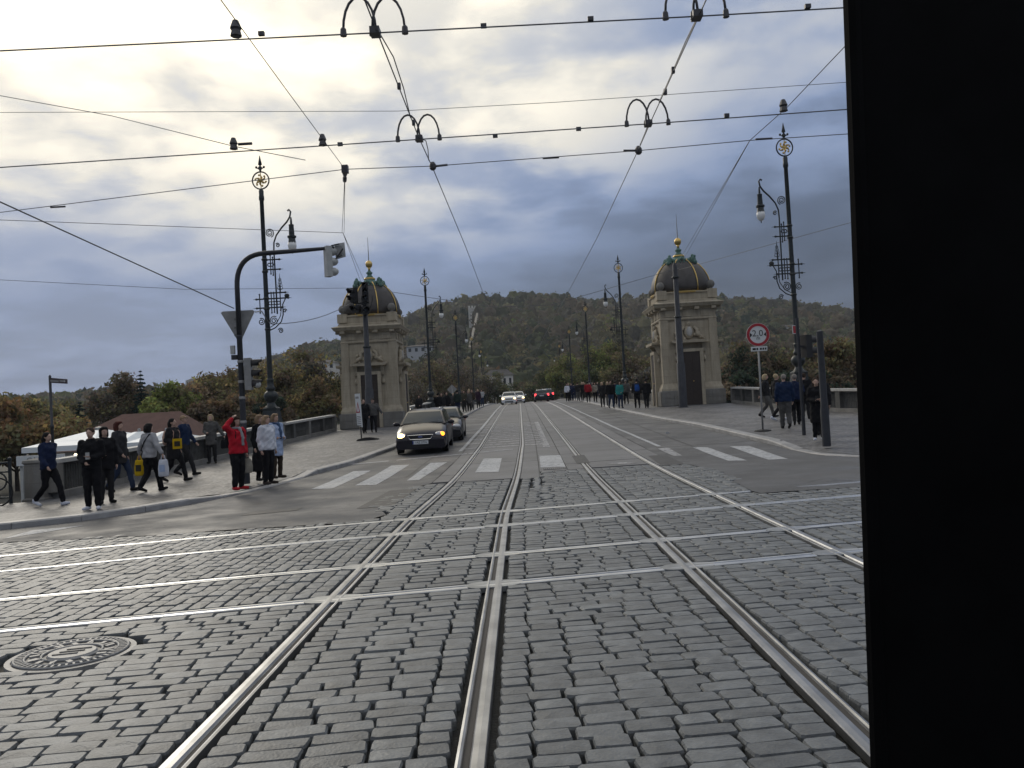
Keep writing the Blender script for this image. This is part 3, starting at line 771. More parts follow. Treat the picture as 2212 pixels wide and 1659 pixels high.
PAL = {'olive': (.100, .092, .038), 'brown': (.100, .076, .046), 'rust': (.120, .078, .036), 'green': (.050, .068, .028), 'dark': (.026, .040, .026), 'yellow': (.165, .130, .040), 'ygreen': (.120, .140, .030), 'grey': (.085, .078, .062), 'orange': (.165, .100, .034), 'spruce': (.020, .038, .034)}
PAL = {k: tuple(min(.3, lerp(c, sum(v) / 3, .22) * 1.85) for c in v) for k, v in PAL.items()}
def leaves(cen, rad, n, size, col, jitter=.35, shell=.55):
    # n leaf faces inside an ellipsoid, denser towards the outside, facing outwards with scatter
    d = rng.normal(size=(n, 3)); d /= np.linalg.norm(d, axis=1)[:, None]
    r = shell + (1 - shell) * rng.random(n) ** .6
    p = d * r[:, None] * np.array(rad) * (1 + .16 * np.sin(d[:, :1] * 5 + d[:, 1:2] * 7 + cen[0])) + np.array(cen)
    nn = d + rng.normal(size=(n, 3)) * .9; nn /= np.linalg.norm(nn, axis=1)[:, None]
    t = np.cross(nn, rng.normal(size=(n, 3))); t /= np.linalg.norm(t, axis=1)[:, None]; b = np.cross(nn, t)
    s = size * (.55 + .9 * rng.random(n))[:, None]
    V = np.stack([p - t * s, p + b * s * .62, p + t * s, p - b * s * .62], 1)
    c = np.array(col) * (1 + jitter * (rng.random((n, 1)) * 2 - 1)) * (1 + .12 * (rng.random((n, 3)) * 2 - 1))
    return V, np.repeat(c, 4, 0)
def leaf_mesh(name, parts):
    V = np.concatenate([a.reshape(-1, 3) for a, _ in parts]); C = np.concatenate([c for _, c in parts])
    return np_mesh(name, V, np.arange(len(V)).reshape(-1, 4), 'leaf', False, np.clip(C, .004, 1))
CORE = MB().ball((0, 0, 0), 1.0, 7, 5); CV = np.array(CORE.v); CT = np.array([q if len(q) == 4 else (q[0], q[1], q[2], q[2]) for q in CORE.f])
CQ = np.array([q for q in CORE.f if len(q) == 4]); CTR = np.array([q for q in CORE.f if len(q) == 3])
parts = []
names = ['olive', 'brown', 'green', 'dark', 'grey', 'rust', 'yellow']
def crown_col(tx, t):
    a = math.sin(tx * 23 + 1.3) + math.sin(t * 9 + tx * 11) + random.gauss(0, .9)
    k = 'olive' if a < -1.2 else 'grey' if a < -.3 else 'brown' if a < .45 else 'green' if a < 1.3 else 'olive' if a < 1.9 else 'dark'
    if random.random() < .05: k = random.choice(['rust', 'yellow', 'ygreen'])
    c = np.array(PAL[k]) * random.uniform(.7, 1.25); return lerp(c, np.array((.13, .115, .062)), .3)
def hillpt(px, py):
    d = ray(px, py); tx = d[0] / d[1]
    for i in range(0, 101):
        p = hill(tx, i / 100); zz = H + d[2] * p[1] / d[1]
        if zz <= p[2] + 6: return Vector((p[0], p[1], p[2])), i / 100
    return Vector(hill(tx, 1)), 1
WA, WTMAX = hillpt(1033, 692); WB, _t = hillpt(1018, 770)
nt = 0; cores = []
while nt < 4600:
    t = random.random() ** .8 * 1.06; tx = random.uniform(-.68, .47)
    if tx < -.30 and t > .8 and random.random() < .5: pass
    x, y, z = hill(tx, t); w = random.uniform(4.0, 7.6); h = w * random.uniform(.9, 1.5)
    if abs(tx - plin([(.0, -.059), (.45, -.0575), (1, -.0535)], t)) < .0105 and t < WTMAX and t > .30: nt += 1; continue
    con = random.random() < .025
    c = crown_col(tx, t); nl = int(44 + 26 * (1 - t))
    if con: c = np.array(PAL['dark']); w *= .6; h *= 1.15
    parts.append(leaves((x, y, z + h * .8 + 1), (w, w, h), nl, w * .19, c, .25, .80)); nt += 1
    cores.append(((x, y, z + h * .8 + 1), (w * .86, w * .86, h * .86), c))
CV_ = []; CF_ = []; CC_ = []
for i, (cen, rad, c) in enumerate(cores):
    v = CV * (1 + .22 * (rng.random((len(CV), 1)) * 2 - 1)) * np.array(rad) + np.array(cen); CV_.append(v); CC_.append(np.repeat(np.array(c)[None] * .9, len(CV), 0))
n0 = len(CV); offs = (np.arange(len(cores)) * n0)[:, None, None]
tri_c = np.concatenate([CQ[:, [0, 1, 2]], CQ[:, [0, 2, 3]], CTR]); Fc = (tri_c[None] + offs).reshape(-1, 3)
Vl = np.concatenate([a.reshape(-1, 3) for a, _ in parts]); Cl = np.concatenate([c for _, c in parts]); ql = np.arange(len(Vl)).reshape(-1, 4); Fl = np.concatenate([ql[:, [0, 1, 2]], ql[:, [0, 2, 3]]]) + n0 * len(cores)
o = inst('hillside_forest', np_mesh('hillside_forest', np.concatenate(CV_ + [Vl]), np.concatenate([Fc, Fl]), 'leaf', False, np.clip(np.concatenate(CC_ + [Cl]), .004, 1))); o['kind'] = 'stuff'; o['label'] = 'dense autumn woodland covering the hill behind the bridge'

# old wall with its crenellated tower on the hill
tp, _t = hillpt(1026, 690)
wt = thing('wall_tower', 'pale crenellated stone tower standing on the wooded hillside', 'tower', (tp.x, tp.y - 8, tp.z))
b = MB(); b.box((0, 0, 4), (9, 8, 20)); b.build('wall', 'wall_white', wt)
for k in range(4): MB().box((-3.6 + k * 2.4, -3.4, 14.8), (1.4, 1.1, 1.6)).build('merlon', 'wall_white', wt)
MB().box((0, -4.02, 9.5), (1.3, .4, 2.8)).build('window', 'glass_dark', wt)
hw = thing('hill_wall', 'pale stone wall running straight down the wooded hillside', 'wall', (0, 0, 0))
prev = None
for i in range(12):
    p = WA.lerp(WB, i / 11); p.y -= 10; p.z += 10
    if prev is not None:
        bb = MB(); d = p - prev
        for a_ in (prev, p): bb.v += [(a_.x - .8, a_.y, a_.z - 14), (a_.x + .8, a_.y, a_.z - 14), (a_.x + .8, a_.y, a_.z + 1.0), (a_.x - .8, a_.y, a_.z + 1.0)]
        bb.f = [(0, 1, 5, 4), (1, 2, 6, 5), (2, 3, 7, 6), (3, 0, 4, 7), (0, 3, 2, 1), (4, 5, 6, 7)]
        bb.build('wall_section', 'old_wall', hw)
    prev = p
def villa(px, py, Y, w, h, lab, m='wall_white', nwin=5, rows_=2, roof='roof_grey'):
    p = at(px, py, Y); t = thing('villa', lab, 'house', (p.x, p.y, p.z - h))
    MB().box((0, 0, h / 2 - 3), (w, w * .6, h + 6)).build('wall', m, t)
    b = MB(); e = .6; hw_, dp, rh = w / 2 + e, w * .3 + e, h * .28
    b.add([(-hw_, -dp, h), (hw_, -dp, h), (hw_, dp, h), (-hw_, dp, h), (-hw_ * .55, 0, h + rh), (hw_ * .55, 0, h + rh)], [(3, 2, 1, 0), (0, 1, 5, 4), (1, 2, 5), (2, 3, 4, 5), (3, 0, 4)]); b.build('roof', roof, t)
    for r in range(rows_):
        for k in range(nwin):
            MB().box((-w / 2 + w * (k + .5) / nwin, -w * .3 - .05, h * (r + .5) / rows_), (w / nwin * .42, .25, h / rows_ * .5)).build('window', 'glass_dark', t)
villa(1078, 812, 330, 11, 9, 'pale villa among trees at the foot of the hill left of centre')
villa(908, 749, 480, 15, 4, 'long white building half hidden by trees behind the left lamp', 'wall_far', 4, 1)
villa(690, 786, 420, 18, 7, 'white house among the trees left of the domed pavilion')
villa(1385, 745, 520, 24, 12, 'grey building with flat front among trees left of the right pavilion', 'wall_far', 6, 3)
villa(1310, 700, 640, 9, 8, 'small pale house high on the wooded hillside')
villa(1700, 708, 560, 14, 7, 'faint pale house on the dark right hillside')
villa(425, 822, 900, 20, 9, 'pale house on the skyline left of the mast')
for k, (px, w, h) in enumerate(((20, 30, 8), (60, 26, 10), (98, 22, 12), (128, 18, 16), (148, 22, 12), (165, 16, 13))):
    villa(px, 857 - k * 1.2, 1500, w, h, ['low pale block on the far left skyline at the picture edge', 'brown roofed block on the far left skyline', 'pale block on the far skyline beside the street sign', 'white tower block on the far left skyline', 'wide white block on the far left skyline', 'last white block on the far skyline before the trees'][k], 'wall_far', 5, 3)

# ------------------------------------------------------------------ single trees
def branch(b, p, d, ln, r, lvl, tips):
    q = p + d * ln; b.tube([p, p + d * ln * .5 + Vector((random.uniform(-.1, .1), random.uniform(-.1, .1), 0)) * ln * .2, q], [r, r * .8, r * .55], 5, caps=False)
    if lvl == 0: tips.append(q); return
    tips.append(q)
    for k in range(random.choice((3, 3, 4))):
        a = random.uniform(0, 6.28); e = random.uniform(.35, .85)
        nd_ = (d + Vector((math.cos(a) * e, math.sin(a) * e, random.uniform(-.05, .45)))).normalized()
        branch(b, p + d * ln * random.uniform(.55, 1.0), nd_, ln * random.uniform(.55, .75), r * .5, lvl - 1, tips)
NTREE = 0
def tree(px, py, Y, wid, kinds, lab, base=-3.2, dens=1.0, lsize=.19, bare=False, group=None, name='autumn_tree'):
    global NTREE; NTREE += 1
    p = at(px, py, Y); h = p.z - base
    t = thing(name, lab, 'tree', (p.x, p.y, base), 0, group)
    tips = []; b = MB(); trunk = h * .30
    b.tube([(0, 0, -.4), (0, 0, trunk * .5), (0, 0, trunk)], [.028 * h, .022 * h, .018 * h], 7, caps=False)
    for k in range(6):
        a = k * 1.047 + random.uniform(-.3, .3); e = wid / h * random.uniform(.5, 1.0)
        d = Vector((math.cos(a) * e, math.sin(a) * e, 1)).normalized()
        branch(b, Vector((0, 0, trunk * random.uniform(.7, 1.0))), d, h * .30, .011 * h, 2, tips)
    branch(b, Vector((0, 0, trunk)), Vector((0, 0, 1)), h * .36, .014 * h, 2, tips)
    zmax = max(q.z for q in tips); sc = (h * .94) / zmax
    xm = max(math.hypot(q.x, q.y) for q in tips); sx = wid / 2 / xm * .9
    b.v = [(x * sx if z > trunk else x, y * sx if z > trunk else y, z * sc if z > trunk * .7 else z) for x, y, z in b.v]
    b.build('trunk', 'bark', t, smooth='all')
    tips = [Vector((q.x * sx, q.y * sx, q.z * sc)) for q in tips]; P = []
    for q in tips:
        rr = wid * random.uniform(.08, .16)
        n = int((18 if bare else 84) * dens)
        c = np.array(PAL[random.choice(kinds)]) * random.uniform(.65, 1.3)
        P.append(leaves(q, (rr, rr, rr * .8), n, lsize, c, .35, .25))
    inst('crown', leaf_mesh('crown', P), t)
    return t
def conifer(px, py, Y, wid, lab, base=-3.2, col='spruce'):
    p = at(px, py, Y); h = p.z - base; t = thing('spruce_tree', lab, 'tree', (p.x, p.y, base))
    MB().tube([(0, 0, 0), (0, 0, h * .5), (0, 0, h * .99)], [.02 * h, .012 * h, .01], 6).build('trunk', 'bark', t, smooth='all')
    P = []
    for k in range(26):
        z = h * (.08 + .91 * k / 25); r = wid / 2 * (1 - k / 26) ** 1.15 * random.uniform(.75, 1.2) + .03
        for a in range(7):
            w = a * .9 + k * 1.3; 
            for q in (.35, .7, 1.0):
                P.append(leaves((r * q * math.cos(w), r * q * math.sin(w), z - r * q * .35), (.05 + r * .22, .05 + r * .22, .04 + r * .10), 6, .07 + r * .10, np.array(PAL[col]) * random.uniform(.7, 1.2), .3, .2))
    inst('crown', leaf_mesh('crown', P), t)
# left bank
tree(30, 868, 66, 11, ['rust', 'yellow', 'orange', 'olive'], 'rusty orange tree at the far left edge behind the tents', dens=1.3)
tree(-40, 880, 62, 9, ['rust', 'orange', 'olive'], 'dark rusty tree cut by the left picture edge', dens=1.1)
tree(85, 862, 80, 9, ['olive', 'yellow', 'orange'], 'yellow brown tree behind the street sign pole', dens=1.2)
tree(150, 872, 88, 9, ['olive', 'grey', 'brown'], 'dull olive tree right of the street sign pole', dens=1.1)
tree(232, 806, 92, 10, ['grey', 'brown', 'olive'], 'tall thinning brown tree left of the spruces', dens=.9)
tree(262, 812, 96, 8, ['brown', 'grey'], 'slim brown tree touching the tall spruce', dens=.8)
conifer(303, 800, 90, 5.2, 'tall dark spruce standing above the left bank trees')
conifer(172, 868, 74, 4.5, 'bluish spruce behind the white tent roofs')
conifer(330, 838, 86, 4.6, 'shorter dark spruce right of the tall one')
tree(372, 822, 84, 6.5, ['ygreen', 'ygreen', 'olive'], 'yellow green tree behind the walkers', dens=1.3)
tree(345, 872, 76, 5, ['ygreen', 'olive'], 'low yellow green tree over the brown roof', dens=1.2)
tree(425, 832, 90, 8, ['brown', 'grey', 'rust'], 'dark brown tree right of the yellow green one', dens=1.2)
tree(480, 795, 100, 10, ['olive', 'brown', 'yellow'], 'mixed olive tree left of the traffic mast', dens=1.1)
tree(545, 782, 96, 9, ['yellow', 'olive', 'brown'], 'yellowish tree behind the roadside traffic signal', dens=1.1)
tree(640, 752, 104, 11, ['brown', 'yellow', 'grey', 'olive'], 'tall brown tree between mast and pavilion', dens=1.0)
tree(600, 790, 92, 8, ['brown', 'yellow', 'olive'], 'brown tree behind the left ornate lamp', dens=1.1)
tree(700, 768, 98, 9, ['olive', 'yellow', 'grey'], 'thin olive tree close left of the pavilion', dens=.7)
tree(672, 812, 88, 7, ['yellow', 'olive', 'rust'], 'low yellow tree over the balustrade left of the pavilion', dens=1.1)
tree(510, 850, 80, 7, ['brown', 'olive', 'rust'], 'low dark tree over the balustrade behind the red jacket', dens=1.3)
tree(450, 868, 78, 7, ['brown', 'rust'], 'low brown tree behind the blond walker', dens=1.3)
tree(580, 850, 78, 6, ['brown', 'dark', 'rust'], 'dark low tree behind the lamp pedestal', dens=1.3)
# island trees left of the bridge
for k, (px, py, Y, w, ks, bare) in enumerate([(885, 790, 120, 9, ['brown', 'grey'], True), (915, 765, 135, 10, ['grey', 'brown'], True), (945, 772, 130, 8, ['brown', 'olive'], True), (975, 760, 150, 9, ['grey', 'brown'], True), (1005, 785, 155, 8, ['brown', 'grey'], True), (1040, 790, 170, 9, ['olive', 'grey'], True), (1065, 800, 190, 9, ['olive', 'green'], False)]):
    tree(px, py, Y, w, ks, ['bare brown tree just right of the left pavilion', 'tall bare tree behind the second left lamp', 'thin brown tree right of the second left lamp', 'bare grey tree above the left pavement crowd', 'thin bare tree over the far left crowd', 'small grey tree left of the white cars', 'greenish tree nearest the white cars'][k], dens=1.0 if not bare else 1.5, bare=bare, lsize=.17, name='island_tree')
for k, (px, py, Y, w, ks) in enumerate([(1108, 825, 225, 12, ['olive', 'green']), (1150, 815, 215, 12, ['olive', 'green', 'brown']), (1190, 790, 190, 12, ['olive', 'green']), (1235, 762, 170, 13, ['olive', 'green', 'ygreen']), (1285, 745, 160, 13, ['olive', 'ygreen', 'green']), (1330, 735, 165, 12, ['ygreen', 'olive', 'brown']), (1362, 760, 140, 10, ['olive', 'brown']), (1395, 795, 120, 9, ['brown', 'grey', 'olive']), (1405, 770, 170, 10, ['brown', 'grey'])]):
    tree(px, py, Y, w, ks, ['olive tree where the roadway drops out of sight', 'olive tree above the black car', 'green tree right above the black car', 'broad olive tree over the far right crowd', 'broad yellow olive tree left of the second right lamp', 'yellow green tree behind the second right lamp', 'olive tree just right of the second right lamp', 'low brown tree left of the right pavilion', 'brown tree close behind the right pavilion'][k], dens=1.3, lsize=.22, name='island_tree')
for k, (px, py, Y, w, ks) in enumerate([(1585, 735, 95, 10, ['brown', 'grey', 'olive']), (1625, 750, 90, 9, ['brown', 'dark']), (1668, 742, 98, 10, ['grey', 'brown']), (1712, 752, 90, 9, ['brown', 'dark', 'olive']), (1760, 745, 96, 10, ['brown', 'olive']), (1805, 735, 85, 9, ['rust', 'brown', 'olive']), (1850, 740, 88, 9, ['olive', 'brown']), (1600, 800, 80, 7, ['dark', 'brown']), (1690, 805, 78, 7, ['dark', 'brown']), (1780, 800, 76, 7, ['brown', 'dark'])]):
    tree(px, py, Y, w, ks, ['dark brown tree just right of the right pavilion', 'dark tree behind the round width sign', 'greyish tree between width sign and right lamp', 'dark tree behind the right lamp', 'brown tree behind the right traffic pole', 'rusty tree beside the tram pillar', 'dull tree cut off by the tram pillar', 'low dark tree over the balustrade by the pavilion', 'low dark tree behind the right group of people', 'low dark tree behind the right pole'][k], dens=1.25, lsize=.19, name='bank_tree')
# ================================================================== PAVILION TOWERS
def pavilion(loc, lab, mirror):
    t = thing('domed_pavilion', lab, 'pavilion', loc, 0, 'domed pavilions at the bridge head')
    def sqring(pr, n=4): return MB().lathe([(r * math.sqrt(2), z) for r, z in pr], 4, rot=math.pi / 4)
    sqring([(2.04, -.6), (2.04, .78), (1.99, .86)]).build('base', 'stone_grey', t)
    sqring([(1.97, .86), (1.96, .98), (1.84, 1.22), (1.82, 1.28)]).build('plinth', 'stone', t)
    sqring([(1.79, 1.28), (1.72, 4.96)]).build('shaft', 'stone', t)
    for sx in (-1, 1):
        for sy in (-1, 1):
            MB().box((sx * 1.56, sy * 1.56, 3.12), (.50, .50, 3.68)).build('corner_pilaster', 'stone', t)
    # granite blocks of the base, each its own piece
    for f in range(4):
        rot = Matrix.Rotation(f * math.pi / 2, 4, 'Z')
        for r_ in range(2):
            for k in range(5):
                if k == 2: continue
                w = 4.08 / 5; b = MB().box((-2.04 + w * (k + .5), -2.05, .20 + r_ * .42), (w - .02, .05, .40)); o = MB().merge(b, rot); o.build('block', 'stone_grey', t)
    sqring([(1.80, 4.94), (1.84, 5.0), (1.80, 5.06), (1.78, 5.1), (1.78, 5.54), (1.86, 5.58)]).build('frieze', 'stone', t)
    sqring([(1.88, 5.58), (1.95, 5.66), (2.16, 5.70), (2.22, 5.80), (2.28, 5.86), (2.28, 5.90), (1.90, 6.0)]).build('cornice', 'stone', t)
    for f in range(4):
        rot = Matrix.Rotation(f * math.pi / 2, 4, 'Z')
        for k in range(4): 
            MB().merge(MB().box((-1.62 + k * 1.08, -1.98, 5.60), (.30, .30, .14)), rot).build('bracket', 'stone', t)
        for k in range(3):
            MB().merge(MB().box((-1.15 + k * 1.15, -1.80, 5.31), (.62, .06, .34)), rot).build('frieze_panel', 'stone', t)
        # doorway: frame, hood on consoles, carved cartouche
        fr = MB(); 
        for s in (-1, 1): fr.box((s * .66, -1.93, 1.60), (.22, .44, 3.28))
        fr.box((0, -1.93, 3.15), (1.10, .44, .18)); MB().merge(fr, rot).build('door_frame', 'stone', t)
        if f in (0, 1, 3):
            dr = MB().merge(MB().box((0, -2.045, 1.53), (1.10, .10, 3.06)), rot).build('door', 'wood', t)
            for k in range(3):
                for s in (-1, 1): MB().merge(MB().box((s * .26, -2.105, .62 + k * .9), (.40, .03, .74)), rot).build('door_panel', 'wood', dr)
            MB().merge(MB().ball((.06, -2.13, 1.35), .04, 6, 5), rot).build('handle', 'gold', dr)
        MB().merge(MB().prism([(-1.12, 3.58), (1.12, 3.58), (1.18, 3.66), (1.18, 3.74), (-1.18, 3.74), (-1.18, 3.66)], -2.34, -1.70), rot).build('hood', 'stone', t)
        for s in (-1, 1):
            MB().merge(MB().prism([(-1.76, 3.0), (-1.92, 3.05), (-1.98, 3.3), (-2.18, 3.58), (-1.76, 3.58)], s * .86 - .10, s * .86 + .10, 'x'), rot).build('console', 'stone', t)
            MB().merge(MB().lathe([(.02, 0), (.11, .05), (.13, .16), (.07, .3), (.02, .36)], 8, (s * .88, -1.86, 2.52)), rot).build('festoon', 'stone', t)
        ca = MB(); ca.ball((0, -1.80, 4.22), (.34, .20, .42), 10, 7)
        for s in (-1, 1):
            ca.tube([(s * .30, -1.86, 4.5), (s * .52, -1.88, 4.34), (s * .46, -1.88, 4.10), (s * .72, -1.86, 3.98), (s * .95, -1.84, 3.80)], [.08, .11, .13, .12, .05], 6)
            for k in range(5): ca.ball((s * random.uniform(.3, .85), -1.84, 3.78 + random.uniform(0, .45)), random.uniform(.07, .13), 6, 4)
        ca.ball((0, -1.86, 4.68), (.16, .14, .14), 7, 5); MB().merge(ca, rot).build('cartouche', 'stone_grey' if False else 'stone', t, smooth='all')
        sh = MB(); sh.ball((0, -1.96, 4.24), (.20, .08, .28), 8, 6); MB().merge(sh, rot).build('shield', 'coping', t, smooth='all')
    sqring([(1.92, 5.98), (1.90, 6.08), (1.84, 6.12), (1.84, 6.48), (1.92, 6.52), (1.92, 6.60), (1.5, 6.64)]).build('attic', 'stone', t)
    for sx in (-1, 1):
        for sy in (-1, 1):
            MB().box((sx * 1.62, sy * 1.62, 6.42), (.62, .62, .52)).build('corner_block', 'stone', t)
            MB().lathe([(.20, 6.66), (.12, 6.72), (.10, 6.76), (.20, 6.82), (.26, 6.94), (.25, 7.06), (.16, 7.18), (.02, 7.23)], 10, (sx * 1.62, sy * 1.62, 0)).build('stone_ball', 'stone_grey', t, smooth='all')
    MB().lathe([(1.98, 6.52), (2.02, 6.56), (2.02, 6.62), (1.90, 6.66)], 24).build('dome_ring', 'gold', t)
    prf = [(1.80, 6.70), (1.83, 6.92), (1.79, 7.2), (1.68, 7.48), (1.50, 7.76), (1.24, 8.02), (.92, 8.22), (.56, 8.36), (.32, 8.42), (.22, 8.46)]
    DZ = .34; prf = [(r * 1.07, 6.64 + (z - 6.70) * 1.22) for r, z in prf]
    MB().lathe(prf, 40).build('dome', 'dome', t, smooth='all')
    for k in range(8):
        a = R(22.5 + 45 * k); b = MB(); pts = [((r + .025) * math.cos(a), (r + .025) * math.sin(a), z + .01) for r, z in prf[:-1]]
        b.tube(pts, .036, 6); b.build('rib', 'gold', t, smooth='all')
        # verdigris leaves at the crown
        a2 = a + R(22.5); b = MB()
        for q in range(3): b.ball((.92 * math.cos(a2 + (q - 1) * .2), .92 * math.sin(a2 + (q - 1) * .2), 8.24 + .08 * (q == 1)), (.12, .12, .13), 6, 4)
        for q in range(4): b.ball((1.10 * math.cos(a2 + (q - 1.5) * .2), 1.10 * math.sin(a2 + (q - 1.5) * .2), 8.10), .06, 6, 4)
        b.build('crown_leaf', 'verdigris', t, smooth='all', loc=(0, 0, DZ))
    for k in range(4):
        a = R(45 + 90 * k); b = MB()
        b.ball((1.12 * math.cos(a), 1.12 * math.sin(a), 8.24), (.17, .17, .24), 9, 6); b.ball((1.26 * math.cos(a), 1.26 * math.sin(a), 8.08), (.13, .13, .14), 7, 5); b.ball((1.06 * math.cos(a), 1.06 * math.sin(a), 8.48), (.11, .11, .11), 6, 4)
        for q in range(5): b.ball((1.15 * math.cos(a + random.uniform(-.16, .16)), 1.15 * math.sin(a + random.uniform(-.16, .16)), 8.2 + random.uniform(-.15, .25)), random.uniform(.05, .09), 5, 4)
        b.build('dome_figure', 'verdigris', t, smooth='all', loc=(0, 0, DZ))
    fin = MB().lathe([(.62, 8.26), (.56, 8.36), (.40, 8.44), (.36, 8.54)], 14).build('finial_base', 'verdigris', t, smooth='all', loc=(0, 0, DZ))
    MB().lathe([(.37, 8.54), (.39, 8.58), (.37, 8.64)], 14).build('gilt_band', 'gold', fin, smooth='all')
    MB().lathe([(.30, 8.64), (.20, 8.76), (.13, 8.84), (.21, 8.92), (.22, 8.98), (.12, 9.04), (.10, 9.1)], 12).build('finial_vase', 'verdigris', fin, smooth='all')
    MB().lathe([(.08, 9.1), (.07, 9.18), (.12, 9.27)], 10).build('finial_neck', 'gold', fin, smooth='all')
    MB().ball((0, 0, 9.48), .235, 16, 12).build('gilded_ball', 'gold', fin, smooth='all')
    MB().tube([(0, 0, 9.7), (0, 0, 11.15)], [.035, .010], 6).build('needle', 'grey_metal', fin)
    t.scale = (.97, .97, 1.07) if mirror else (.91, .91, 1.02)
    return t
zl = G(-8.8, 51) + .10
pavilion((-8.80, 50.85, zl), 'domed stone pavilion with gilded ribs on the left side of the bridge', False)
pavilion((10.78, 53.3, G(10.8, 53) + .10), 'domed stone pavilion with gilded ribs on the right side of the bridge', True)

# ================================================================== BALUSTRADES
def balustrade(p0, p1, lab, n, hgt=.98, post=.34, end_posts=True):
    p0, p1 = Vector((*p0, 0)), Vector((*p1, 0)); d = p1 - p0; L = d.length; ang = math.atan2(d.y, d.x)
    t = thing('balustrade', lab, 'balustrade', (p0.x, p0.y, 0), ang)
    def Z(s):
        q = p0.lerp(p1, s / L); return G(q.x, q.y) + .10
    def slab(s0, s1, w, za, zb, name, m):
        b = MB(); vs = []
        for s in (s0, s1):
            z = Z(s); vs += [(s, -w / 2, z + za), (s, w / 2, z + za), (s, w / 2, z + zb), (s, -w / 2, z + zb)]
        b.add(vs, [(0, 1, 5, 4), (1, 2, 6, 5), (2, 3, 7, 6), (3, 0, 4, 7), (0, 3, 2, 1), (4, 5, 6, 7)]); return b.build(name, m, t)
    for k in range(n):
        a, b_ = L * k / n, L * (k + 1) / n
        slab(a, b_ - .01, .42, -.3, .17, 'plinth_stone', 'stone_grey')
        slab(a + .005, b_ - .005, .40, hgt - .10, hgt, 'coping_stone', 'coping')
        slab(a + post / 2, b_ - post / 2, .10, hgt - .17, hgt - .10, 'top_rail', 'bal_dark')
        m_ = max(5, int((b_ - a - post) / .115)); b = MB()
        for q in range(m_):
            s = a + post / 2 + (b_ - a - post) * (q + .5) / m_; z = Z(s)
            b.box((s, 0, z + .17 + (hgt - .34) / 2), (.045, .05, hgt - .34))
            b.ball((s, 0, z + .17 + (hgt - .34) * .5), (.045, .04, .11), 5, 4)
        b.build('balusters', 'bal_dark', t)
    for k in range(n + 1):
        s = L * k / n; z = Z(s); MB().box((s, 0, z + .17 + (hgt - .27) / 2), (post, .36, hgt - .27)).build('post', 'bal_dark' if k % 2 else 'stone_grey', t)
    return t
balustrade((-11.72, 20.6), (-11.25, 36.1), 'dark balustrade with pale coping behind the pedestrians on the left', 5)
balustrade((-11.2, 37.4), (-10.95, 48.4), 'dark balustrade with pale coping between left lamp and pavilion', 4)
balustrade((-7.65, 53.4), (-7.65, 130), 'balustrade along the far left edge of the bridge', 24)
balustrade((13.1, 50.6), (13.0, 38.6), 'dark balustrade with pale coping right of the right pavilion', 5)
balustrade((13.0, 37.2), (14.2, 29.4), 'dark balustrade with pale coping at the right picture edge', 3)
balustrade((9.2, 56.0), (9.2, 130), 'balustrade along the far right edge of the bridge', 24)
# bridge body under the deck
bb = MB(); bb.box((.8, 155, -2.6), (17.6, 206, 2.6)); b2 = MB().box((1.1, 36.5, -3.2), (26.6, 31, 5.6)); bb.merge(b2)
tag(bb.build('bridge_body', 'stone_grey'), 'grey stone body of the bridge under the roadway', 'bridge')
q = MB().box((-40, 14, -3.6), (56, 10.6, 6.8)); q.v = [(x, y + .185 * (x + 12), z + (.012 * -12)) for x, y, z in q.v]
tag(q.build('quay_wall', 'stone_grey'), 'grey quay wall below the far left railing', 'wall')

